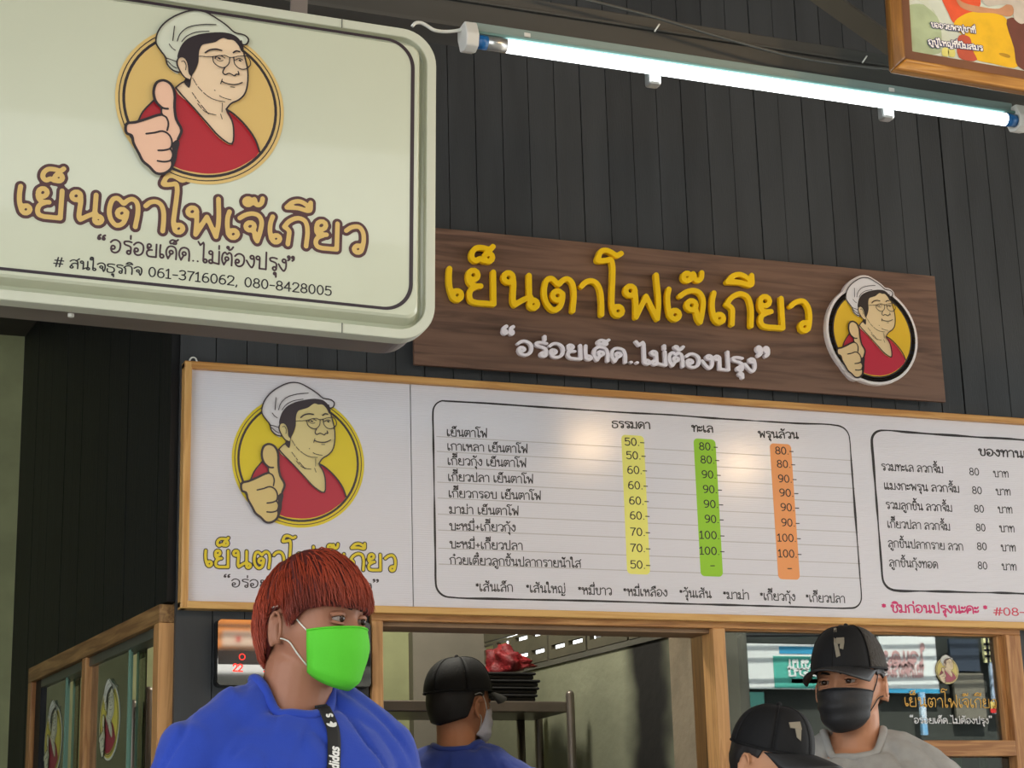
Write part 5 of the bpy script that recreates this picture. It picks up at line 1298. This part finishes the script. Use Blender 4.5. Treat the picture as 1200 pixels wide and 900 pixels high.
def eyes(root, HM, bvh, iris=(44, 28, 20), brow=(24, 18, 16), mats=None):
    ew = mat('eye_white', (132, 118, 108), .35); ir = mat('iris_brown', iris, .15); lid = mats; bw_ = mat('brow_hair', brow, .8)
    inv = root.matrix_world.inverted() if False else None
    for s in (-1, 1):
        c = Vector((s * .031, -.0775, .001)); m = MB(); n = 14
        bm_ = bmesh.new(); bmesh.ops.create_uvsphere(bm_, u_segments=20, v_segments=14, radius=.0112); me = bpy.data.meshes.new('eyeball'); bm_.to_mesh(me); bm_.free()
        me.transform(HM @ Matrix.Translation(c)); link('eyeball', me, ew, root, True)
        bm_ = bmesh.new(); bmesh.ops.create_uvsphere(bm_, u_segments=16, v_segments=10, radius=.0076); me = bpy.data.meshes.new('iris'); bm_.to_mesh(me); bm_.free()
        me.transform(HM @ Matrix.Translation(c + Vector((0, -.0060, 0)))); link('iris', me, ir, root, True)
        # lids: arcs over the ball
        up = [(c.x + .0165 * math.cos(t), c.y - .0095 + .010 * abs(math.cos(t)) ** 2, c.z + .0004 + .0040 * math.sin(t)) for t in np.linspace(.0, math.pi, 11)]
        lo = [(c.x + .0155 * math.cos(t), c.y - .0085 + .009 * abs(math.cos(t)) ** 2, c.z - .0022 - .0036 * math.sin(t)) for t in np.linspace(.0, math.pi, 11)]
        top = [(p[0], p[1] + .0015, p[2] + .0034) for p in up]
        obj('eyelid', MB().tube([HM @ Vector(p) for p in top], .0044, 8), lid, root, True)
        obj('eyelid', MB().tube([HM @ Vector((p[0], p[1] + .001, p[2] - .003)) for p in lo], .0030, 8), lid, root, True)
        obj('eyelashes', MB().tube([HM @ Vector(p) for p in up], .0011, 5), bw_, root, True)
        bp_ = []
        for q in range(8):
            x = s * (.012 + .038 * q / 7); az = math.atan2(x, .09); z = .0185 + .005 * math.sin(q / 7 * math.pi * .8)
            p = on_head(HM, bvh, az, z, .0006)
            if p: bp_.append(p)
        if len(bp_) > 3: obj('eyebrow', MB().tube(bp_, [.0016] + [.0030] * (len(bp_) - 3) + [.0022, .001], 6), bw_, root, True)


def cap_hat(root, HM, m, m2=None, brim_w=1.0, tilt=0.0, emb=None, embpos=(0, 0), trucker=None, top=.128, lab=None, sx=.090, sy=.108):
    T = HM @ Matrix.Translation((0, .004, .028)) @ Matrix.Rotation(tilt, 4, 'X')
    e_ = empty('cap', parent=root); 
    if lab: e_['label'] = lab
    n, r_n = 48, 16
    def dome(th, t, off=0):
        zz = math.sin(t * math.pi / 2); rr = math.cos(t * math.pi / 2) ** .78
        h_ = (top - .034) * (1 if True else 1)
        fr = .5 + .5 * math.cos(th)   # 1 front
        X = (sx + off) * rr * math.sin(th); Y = -(sy + off) * rr * math.cos(th) * (1 if math.cos(th) > 0 else .97)
        Z = (h_ + off + .008 * fr * math.sin(t * math.pi) ) * zz
        return Vector((X, Y, Z))
    def sector(a0, a1, mm, nm):
        vs = []; fs = []; steps = max(4, int(n * (a1 - a0) / (2 * math.pi)))
        for j in range(r_n + 1):
            for i in range(steps + 1): vs.append(T @ dome(a0 + (a1 - a0) * i / steps, j / r_n * .995))
        for j in range(r_n):
            for i in range(steps): fs.append((j * (steps + 1) + i, j * (steps + 1) + i + 1, (j + 1) * (steps + 1) + i + 1, (j + 1) * (steps + 1) + i))
        o = link(nm, MB().add(vs, fs).mesh(nm), mm, e_, True)
        s_ = o.modifiers.new('solid', 'SOLIDIFY'); s_.thickness = .003; s_.offset = 0
    fr_ang = math.radians(58)
    if trucker: sector(-fr_ang, fr_ang, m, 'front_panel'); sector(fr_ang, 2 * math.pi - fr_ang, trucker, 'mesh_back')
    else:
        for q in range(6): sector(math.radians(60 * q), math.radians(60 * q + 60), m, 'crown_panel')
    for q in range(6):
        a = math.radians(60 * q) if not trucker else [fr_ang, -fr_ang, math.pi, 0, fr_ang, -fr_ang][q]
        obj('seam', MB().tube([T @ dome(a, t, .002) for t in np.linspace(0, .98, 14)], .0013, 5), m, e_, True)
    obj('button', MB().cap_tube([T @ Vector((0, 0, top - .034)), T @ Vector((0, 0, top - .034 + .004))], .006, 10), m, e_, True)
    # sweat band edge
    obj('band', MB().tube([T @ dome(2 * math.pi * i / 40, .01, .001) for i in range(41)], .0026, 6, cap=False), m, e_, True)
    # brim
    vs = []; fs = []; nu, nv = 25, 8
    for j in range(nv + 1):
        for i in range(nu + 1):
            th = math.radians(-70 + 140 * i / nu); p = dome(th, 0.0, -.002)
            L_ = .076 * (math.cos(th * 1.1) ** .42) * brim_w * j / nv
            x = p.x * (1 - .03 * j / nv); y = p.y - L_
            z = p.z + .004 - .010 * (j / nv) ** 1.5 - 4.4 * x * x * (.35 + .65 * j / nv)
            vs.append(T @ Vector((x, y, z)))
    for j in range(nv):
        for i in range(nu): fs.append((j * (nu + 1) + i, j * (nu + 1) + i + 1, (j + 1) * (nu + 1) + i + 1, (j + 1) * (nu + 1) + i))
    o = link('brim', MB().add(vs, fs).mesh('brim'), m2 or m, e_, True); s_ = o.modifiers.new('solid', 'SOLIDIFY'); s_.thickness = .004
    if emb:
        # arrow-like emblem laid on the front panel: polygon (u = angle, v = height fraction)
        polys, em = emb
        for pl_ in polys:
            pts = [T @ dome(u, v, .0035) for u, v in pl_]
            mb_ = MB().add([tuple(p) for p in pts], [tuple(range(len(pts)))]); o = link('emblem', mb_.mesh('emblem'), em, e_)
            s_ = o.modifiers.new('solid', 'SOLIDIFY'); s_.thickness = .002; s_.offset = 0
    return e_


def face_mask(root, HM, bvh, m, z_top=-.014, z_bot=-.118, az=64, bulge=.010, pleats=3, loopm=None, lab=None, nose_h=.0, sides=(-1, 1), r_smooth=3):
    nu, nv = 34, 18; grid = []
    A = math.radians(az)
    for j in range(nv + 1):
        v = j / nv; row = []
        for i in range(nu + 1):
            u = -1 + 2 * i / nu; a = u * A
            zt_ = z_top - .010 * abs(u) ** 1.5 + nose_h * math.exp(-(u / .25) ** 2); zb2 = z_bot + .030 * abs(u) ** 1.6
            z = zt_ + (zb2 - zt_) * v
            # smooth cloth: elliptical face surface
            x = math.sin(a); y = math.cos(a)
            rx, ry = .074, .098
            low = max(0, (-z - .05) / .07)
            rx *= 1 - .20 * low; ry *= 1 - .05 * low
            r = 1 / math.sqrt((x / rx) ** 2 + (y / ry) ** 2)
            r += bulge * math.exp(-(u / .55) ** 2) * (.55 + .6 * math.sin(min(1, v * 1.15) * math.pi)) + .002
            r += .0022 * math.sin(v * pleats * 2 * math.pi) * (1 - .3 * abs(u)) if pleats else 0
            if v > .88: r -= .02 * (v - .88) / .12
            p = Vector((x * r, -y * r, z))
            h = on_head(HM, bvh, a, z, .0022)
            P_ = HM @ p
            if h is not None:
                ax_ = HM @ Vector((0, 0, z))
                if (h - ax_).length > (P_ - ax_).length: P_ = h
                elif abs(u) > .9: P_ = h
            row.append(P_)
        grid.append(row)
    for _ in range(r_smooth):
        g2 = [r[:] for r in grid]
        for j in range(1, nv):
            for i in range(1, nu): g2[j][i] = (grid[j][i] * 2 + grid[j - 1][i] * .4 + grid[j + 1][i] * .4 + grid[j][i - 1] + grid[j][i + 1]) / 4.8
        grid = g2
    vs = [p for r in grid for p in r]; fs = [(j * (nu + 1) + i, j * (nu + 1) + i + 1, (j + 1) * (nu + 1) + i + 1, (j + 1) * (nu + 1) + i) for j in range(nv) for i in range(nu)]
    e_ = link('face_mask', MB().add(vs, fs).mesh('face_mask'), m, root, True); s_ = e_.modifiers.new('solid', 'SOLIDIFY'); s_.thickness = .0025; s_.offset = 1
    if lab: e_['label'] = lab
    ear = lambda s, z, yy: HM @ Vector((s * .082, yy, z))
    for s in sides:
        i = 0 if s < 0 else nu
        for j, ez in ((0, .022), (nv - 3, -.040)):
            p0 = grid[j][i]; mid_az = s * math.radians(84)
            mz_ = (HM.inverted() @ p0).z
            q1_ = on_head(HM, bvh, s * math.radians(76), (mz_ + ez) / 2, .003) or p0
            q2_ = on_head(HM, bvh, s * math.radians(88), ez, .004) or p0
            obj('ear_loop', MB().tube([tuple(x) for x in smooth_pts([p0, q1_, q2_, ear(s, ez - (.004 if ez > 0 else -.006), .030)], k=4)], .0014, 6), loopm or m, e_, True)
    # stitched hem
    obj('mask_hem', MB().tube([grid[0][i] for i in range(nu + 1)], .0018, 6), m, e_, True)
    return e_


def hair(root, HM, bvh, m, limit, length=.06, count=2600, thick=.012, seed=3, shell=True, crown=(0, .35, .94), nm='hair', dark=None, r=.0013, jit=.5):
    rnd = random.Random(seed); cr = Vector(crown).normalized(); rad = Vector((.079, .101, .118))
    def surf(d, off):
        # ellipsoid of the skull in head space
        k_ = 1 / math.sqrt((d.x / rad.x) ** 2 + (d.y / rad.y) ** 2 + (d.z / rad.z) ** 2)
        return d * (k_ + off)
    if shell:
        vs = []; fs = []; nu, nv = 72, 26
        for j in range(nv + 1):
            for i in range(nu):
                az = 2 * math.pi * i / nu - math.pi; lo = limit(az)
                el0 = math.atan2(lo, .09); el = el0 + (math.pi / 2 - el0) * (j / nv)
                d = Vector((math.sin(az) * math.cos(el), -math.cos(az) * math.cos(el), math.sin(el)))
                vs.append(HM @ surf(d, thick * (.18 + .82 * min(1, j / nv * 4)) + .002 * noise.noise(d * 14)))
        for j in range(nv):
            for i in range(nu): fs.append((j * nu + i, j * nu + (i + 1) % nu, (j + 1) * nu + (i + 1) % nu, (j + 1) * nu + i))
        base = link(nm, MB().add(vs, fs).mesh(nm), dark or m, root, True); s_ = base.modifiers.new('solid', 'SOLIDIFY'); s_.thickness = .006; s_.offset = -1
    else: base = root
    mb_ = MB()
    for _ in range(count):
        d = Vector((rnd.gauss(0, 1), rnd.gauss(0, 1), rnd.gauss(0, 1))).normalized()
        az = math.atan2(d.x, -d.y); el = math.asin(max(-1, min(1, d.z)))
        lo = math.atan2(limit(az), .09)
        if el < lo + .03: continue
        # flow away from the crown along the surface
        fl = (d - cr * d.dot(cr)); fl = (fl - d * fl.dot(d))
        away = (d * d.dot(cr) - cr); away = (away - d * away.dot(d)).normalized()
        away = (away + Vector((rnd.gauss(0, jit * .3), rnd.gauss(0, jit * .3), rnd.gauss(0, jit * .2)))).normalized()
        L_ = length * rnd.uniform(.7, 1.2); pts = []; dd = d.copy(); st_ = 6
        lift = rnd.uniform(.6, 1.25) * thick
        for q in range(st_):
            t = q / (st_ - 1); off = lift * math.sin(min(1, t * 2.2) * math.pi / 2) + .0015 * rnd.uniform(-1, 1) + .002 * t
            pts.append(HM @ surf(dd, off))
            nd = (dd + away * (L_ / st_ / .1)).normalized(); away = (away - nd * away.dot(nd)).normalized(); away = (away + Vector((0, 0, -.10))).normalized()
            azn = math.atan2(nd.x, -nd.y)
            if math.asin(max(-1, min(1, nd.z))) < math.atan2(limit(azn), .09) - .05: break
            dd = nd
        if len(pts) < 3: continue
        n_ = len(pts); rr = [r * (1.0 - .75 * (q / (n_ - 1)) ** 2) for q in range(n_)]
        mb_.tube(pts, rr, 4, cap=False)
    if not mb_.v: return base
    o = link('hair_strands', mb_.mesh('hair_strands'), m, base if shell else root, True); o['kind'] = 'stuff'
    return base


R = math.radians
blue_shirt = mat('royal_blue_cotton', (26, 60, 165), .85, var=.07, scale=5, bump=.1, bscale=300, sheen=.2)
blue2 = mat('navy_blue_cotton', (40, 64, 150), .85, var=.07, scale=5, bump=.1, bscale=300, sheen=.2)
grey_shirt = mat('heather_grey_cotton', (158, 156, 152), .9, var=.06, scale=40, bump=.1, bscale=300)
black_shirt = mat('black_cotton', (26, 26, 30), .9, var=.06, scale=10)
jeans = mat('dark_trousers', (36, 38, 46), .85, var=.1, scale=20)
blackcap = mat('black_cap_cloth', (20, 20, 22), .75, bump=.1, bscale=250, spec=.3); brimm = mat('black_brim', (34, 34, 36), .55, bump=.06, bscale=200)
meshback = mat('black_cap_mesh', (58, 52, 46), .8, bump=.9, bscale=130)
emb_grey = mat('cap_emblem_grey', (132, 124, 108), .5)

# man with the red hair, front left
A = on(372, 735, -1.32)
skA = skinmat('tan_skin', (156, 106, 82))
Hp = Matrix.Identity(4)
rA, HMA, bvA, boA = person((A[0] - .044, -1.32), R(8), 1.745, R(38), (R(4), R(0)), skA, blue_shirt, jeans, 'red-haired man in a royal blue T-shirt with a bright green face mask, facing right', bulk=.94, vox=.0042, hoff=(.026, -.015, -.012), w=.075, neck_r=.066)
redhair = mat('red_dyed_hair', (160, 64, 40), .5, rgb2=(84, 30, 24), scale=9, spec=.4); redroot = mat('red_hair_root', (92, 30, 24), .7, var=.2, scale=20)
def limA(az):
    a = abs(az)
    pts = [(0, .016), (.7, .020), (1.1, .014), (1.42, -.018), (1.6, .020), (1.9, .018), (2.1, -.055), (2.6, -.085), (3.2, -.088)]
    for (a0, z0), (a1, z1) in zip(pts[:-1], pts[1:]):
        if a <= a1: return z0 + (z1 - z0) * (a - a0) / (a1 - a0)
    return -.088
hair(rA, HMA, bvA, redhair, limA, .095, 6000, .012, dark=redroot, r=.0014)['label'] = 'thick copper red hair with a straight fringe'
eyes(rA, HMA, bvA, mats=skA)
grn = mat('bright_green_mask', (84, 198, 40), .75, bump=.1, bscale=200)
face_mask(rA, HMA, bvA, grn, z_top=-.012, z_bot=-.122, az=60, bulge=.012, pleats=1, loopm=white_plastic, lab='bright green face mask with white ear loops')
# lanyard strap across his chest, resting on the shirt
def drape(root, obs, pts, wd, m, nm, off=.004, th=.0016):
    """flat strap through local x,z points projected along +y on the shirt"""
    ctr = smooth_pts(pts, k=8); vs = []; n = len(ctr)
    for i, (x, z) in enumerate(ctr):
        t = ctr[min(i + 1, n - 1)] - ctr[max(i - 1, 0)]; t /= np.linalg.norm(t); nx_, nz_ = -t[1], t[0]
        yy = []
        for s in (-1, -.5, 0, .5, 1):
            q = (x + nx_ * wd / 2 * s, z + nz_ * wd / 2 * s); h = min([b.ray_cast(Vector((q[0], -1, q[1])), Vector((0, 1, 0)))[0].y if b.ray_cast(Vector((q[0], -1, q[1])), Vector((0, 1, 0)))[0] is not None else 0.0 for b in obs])
            yy.append((q[0], h - off, q[1]))
        ym = min(p[1] for p in yy); vs += [(p[0], (p[1] + ym) / 2, p[2]) for p in yy]
    V = np.array(vs).reshape(n, 5, 3)
    for _ in range(4): V[1:-1, :, 1] = (V[:-2, :, 1] + 2 * V[1:-1, :, 1] + V[2:, :, 1]) / 4
    fs = [(i * 5 + k, i * 5 + k + 1, (i + 1) * 5 + k + 1, (i + 1) * 5 + k) for i in range(n - 1) for k in range(4)]
    o = link(nm, MB().add(V.reshape(-1, 3), fs).mesh(nm), m, None, True); s_ = o.modifiers.new('s', 'SOLIDIFY'); s_.thickness = th; s_.offset = 0
    return o, V
shA = [c for c in rA.children if c.name.startswith('t_shirt')][0].data
bvS = BVHTree.FromPolygons([v.co for v in shA.vertices], [p.vertices for p in shA.polygons])
coA = [c for c in rA.children if c.name.startswith('collar')][0].data
bvK = BVHTree.FromPolygons([v.co for v in coA.vertices], [p.vertices for p in coA.polygons])
LM = Matrix.Translation((rA.location.x, rA.location.y, 0)) @ Matrix.Rotation(R(8), 4, 'Z'); LMi = np.array(LM.inverted())
def Aloc(px, py, Y):
    p = on(px, py, Y); return (LMi @ np.array([*p, 1]))[:3]
YS = -1.32 - .13
s_top = Aloc(398, 822, YS); s_mid = Aloc(402, 850, YS); s_bot = Aloc(394, 905, YS)
stp, SV = drape(rA, [bvS, bvA, bvK], [(s_top[0] - .001, s_top[2] + .002), (s_top[0], s_top[2] - .004), (s_mid[0], s_mid[2]), (s_bot[0], s_bot[2]), (s_bot[0] - .02, s_bot[2] - .2)], .024, mat('black_webbing', (24, 24, 26), .7), 'lanyard')
stp.matrix_world = LM; meta(stp, 'black lanyard strap with white brand lettering hanging on the blue T-shirt', 'lanyard')
# lettering follows the strap: (s along, t across)
wht = mat('strap_white', (225, 225, 222), .6)
cl = np.vstack([[0], np.cumsum(np.linalg.norm(np.diff(SV[:, 2], axis=0), axis=1))[:, None]]).ravel()
def strap_pt(s, t):
    i = int(np.clip(np.searchsorted(cl, s) - 1, 0, len(cl) - 2)); f = (s - cl[i]) / max(cl[i + 1] - cl[i], 1e-6)
    a = SV[i] * (1 - f) + SV[i + 1] * f; u = (np.clip(t, -1, 1) + 1) * 2; k0 = int(min(3, u)); g = u - k0
    p = a[k0] * (1 - g) + a[k0 + 1] * g; return (p[0], p[1] - .0016, p[2])
def strap_text(s, s0, size, hw=1.35):
    V, Fc, wd = text_geo(s, hw); sc_ = size / 11
    # reads upwards: letters advance towards the neck (decreasing s)
    o = flat_mesh('lettering', V * sc_, Fc, wht, stp, 0)
    for v in o.data.vertices:
        sx, tz_ = v.co.x, v.co.z; q = strap_pt(s0 - sx, (tz_ / size - .5) * 1.3 * SGN)
        v.co = q
    return wd * sc_
# which side is 'up' for the letters
SGN = -1
sm_ = np.linalg.norm(np.array([s_mid[0] - s_top[0], s_mid[2] - s_top[2]])) + .012
strap_text('adidas', sm_ + .095, .0135)
strap_text('adidas', sm_ + .26, .0135)
# three-leaf mark above the word
def leaf(s0, t0, ang, ln, wd_):
    pts = [(0, 0)] + [(ln * x, wd_ * math.sin(x * math.pi) ** .8) for x in (.2, .4, .6, .8)] + [(ln, 0)] + [(ln * x, -wd_ * math.sin(x * math.pi) ** .8) for x in (.8, .6, .4, .2)]
    q = [strap_pt(s0 - (a * math.cos(ang) - b * math.sin(ang)), t0 + (a * math.sin(ang) + b * math.cos(ang)) / .012) for a, b in pts]
    link('strap_mark', MB().add(q, [tuple(range(len(q)))]).mesh('strap_mark'), wht, stp)
for an in (-.75, 0, .75): leaf(sm_ + .006, 0, an, .014, .0035)
strap_text('s', sm_ - .016, .012)

# man in the grey T-shirt and black trucker cap, right
Cc = on(996, 800, -.62)
skC = skinmat('light_tan_skin', (184, 130, 98))
rC, HMC, bvC, boC = person((Cc[0], -.62), R(-30), 1.715, R(-52), (R(2), R(0)), skC, grey_shirt, jeans, 'man in a light grey T-shirt, black trucker cap and black mask looking at the viewer', bulk=1.0, vox=.0045, w=.074)
def limC(az):
    a = abs(az)
    return float(np.interp(a, [0, 1.2, 1.4, 1.55, 1.9, 2.2, 3.2], [.06, .05, .015, .02, .015, -.05, -.065]))
blackhair = mat('black_hair', (24, 20, 20), .55, var=.2, scale=30)
hair(rC, HMC, bvC, blackhair, limC, .02, 0, .004, dark=blackhair, r=.001)
eyes(rC, HMC, bvC, mats=skC)
blk_mask = mat('black_mask', (24, 24, 28), .6, bump=.08, bscale=200)
face_mask(rC, HMC, bvC, blk_mask, z_top=-.016, z_bot=-.120, az=66, bulge=.016, pleats=3, lab='pleated black face mask')
emb1 = [[(-.02, .62), (.10, .62), (.36, .30), (.33, .16), (.24, .14)], [(.20, .36), (.50, .40), (.50, .27), (.30, .27)]]
emb1 = [[(-.10, .66), (.02, .66), (.16, .36), (.05, .36)], [(.05, .36), (.16, .36), (.24, .18), (.13, .16)], [(.12, .44), (.36, .44), (.36, .36), (.14, .34)], [(.24, .36), (.36, .36), (.32, .26), (.22, .28)]]
cap_hat(rC, HMC, blackcap, brimm, emb=(emb1, emb_grey), trucker=meshback, brim_w=1.12, top=.142, lab='black trucker cap with mesh back and a grey arrow emblem', sx=.088, sy=.106)

# person with the black cap in front of him, head bent, facing right
Dd = on(902, 872, -1.05)
rD, HMD, bvD, boD = person((Dd[0] - .01, -1.05), R(12), 1.492, R(28), (R(16), R(0)), skinmat('warm_skin', (204, 148, 112)), black_shirt, jeans, 'person in a black cap with head bent, in front of the man in grey', bulk=.95, vox=.005)
def limD(az): return limC(az) - .01
hair(rD, HMD, bvD, blackhair, limD, .04, 0, .008, dark=blackhair, r=.001)
eyes(rD, HMD, bvD, mats=MATS['warm_skin'])
cap_hat(rD, HMD, blackcap, brimm, brim_w=1.2, emb=([[(-.70, .46), (-.30, .50), (-.30, .38), (-.66, .38)], [(-.52, .38), (-.32, .38), (-.36, .22), (-.48, .26)]], emb_grey), top=.136, lab='plain black cap with a small grey emblem', sx=.089, sy=.107)

# cook in the kitchen, seen from behind
Bb = on(548, 802, .52)
rB, HMB, bvB, boB = person((Bb[0] - .02, .55), R(146), 1.785, R(122), (R(-2), R(0)), skinmat('cook_skin', (176, 120, 88)), blue2, jeans, 'kitchen worker in a blue T-shirt and black cap seen from behind', bulk=1.0, vox=.005)
hair(rB, HMB, bvB, blackhair, limC, .025, 0, .006, dark=blackhair, r=.001)
cap_hat(rB, HMB, blackcap, brimm, top=.132, lab='black cloth cap', sx=.090, sy=.108)
face_mask(rB, HMB, bvB, mat('pale_mask', (206, 204, 214), .7), z_top=-.014, z_bot=-.118, az=66, bulge=.012, pleats=3, loopm=white_plastic, lab='white face mask')
eyes(rB, HMB, bvB, mats=MATS['cook_skin'])
cp_ = []
for q in range(36):
    t = 2 * math.pi * q / 36; d = Vector((math.sin(t), -math.cos(t), 0)); z = (1.455 + .012 * math.cos(t + math.pi)) * 1.77 / 1.75
    z = (1.492 - .022 * math.cos(t)) * 1.77 / 1.75
    h = bvB.ray_cast(Vector((0, .015, z)) + d * .4, -d)
    if h[0] is not None: cp_.append(h[0] + d * .002)
if len(cp_) > 10: obj('neck_cord', MB().tube(cp_ + [cp_[0]], .0022, 6, cap=False), blackcap, rB, True)['label'] = 'thin black neck cord'
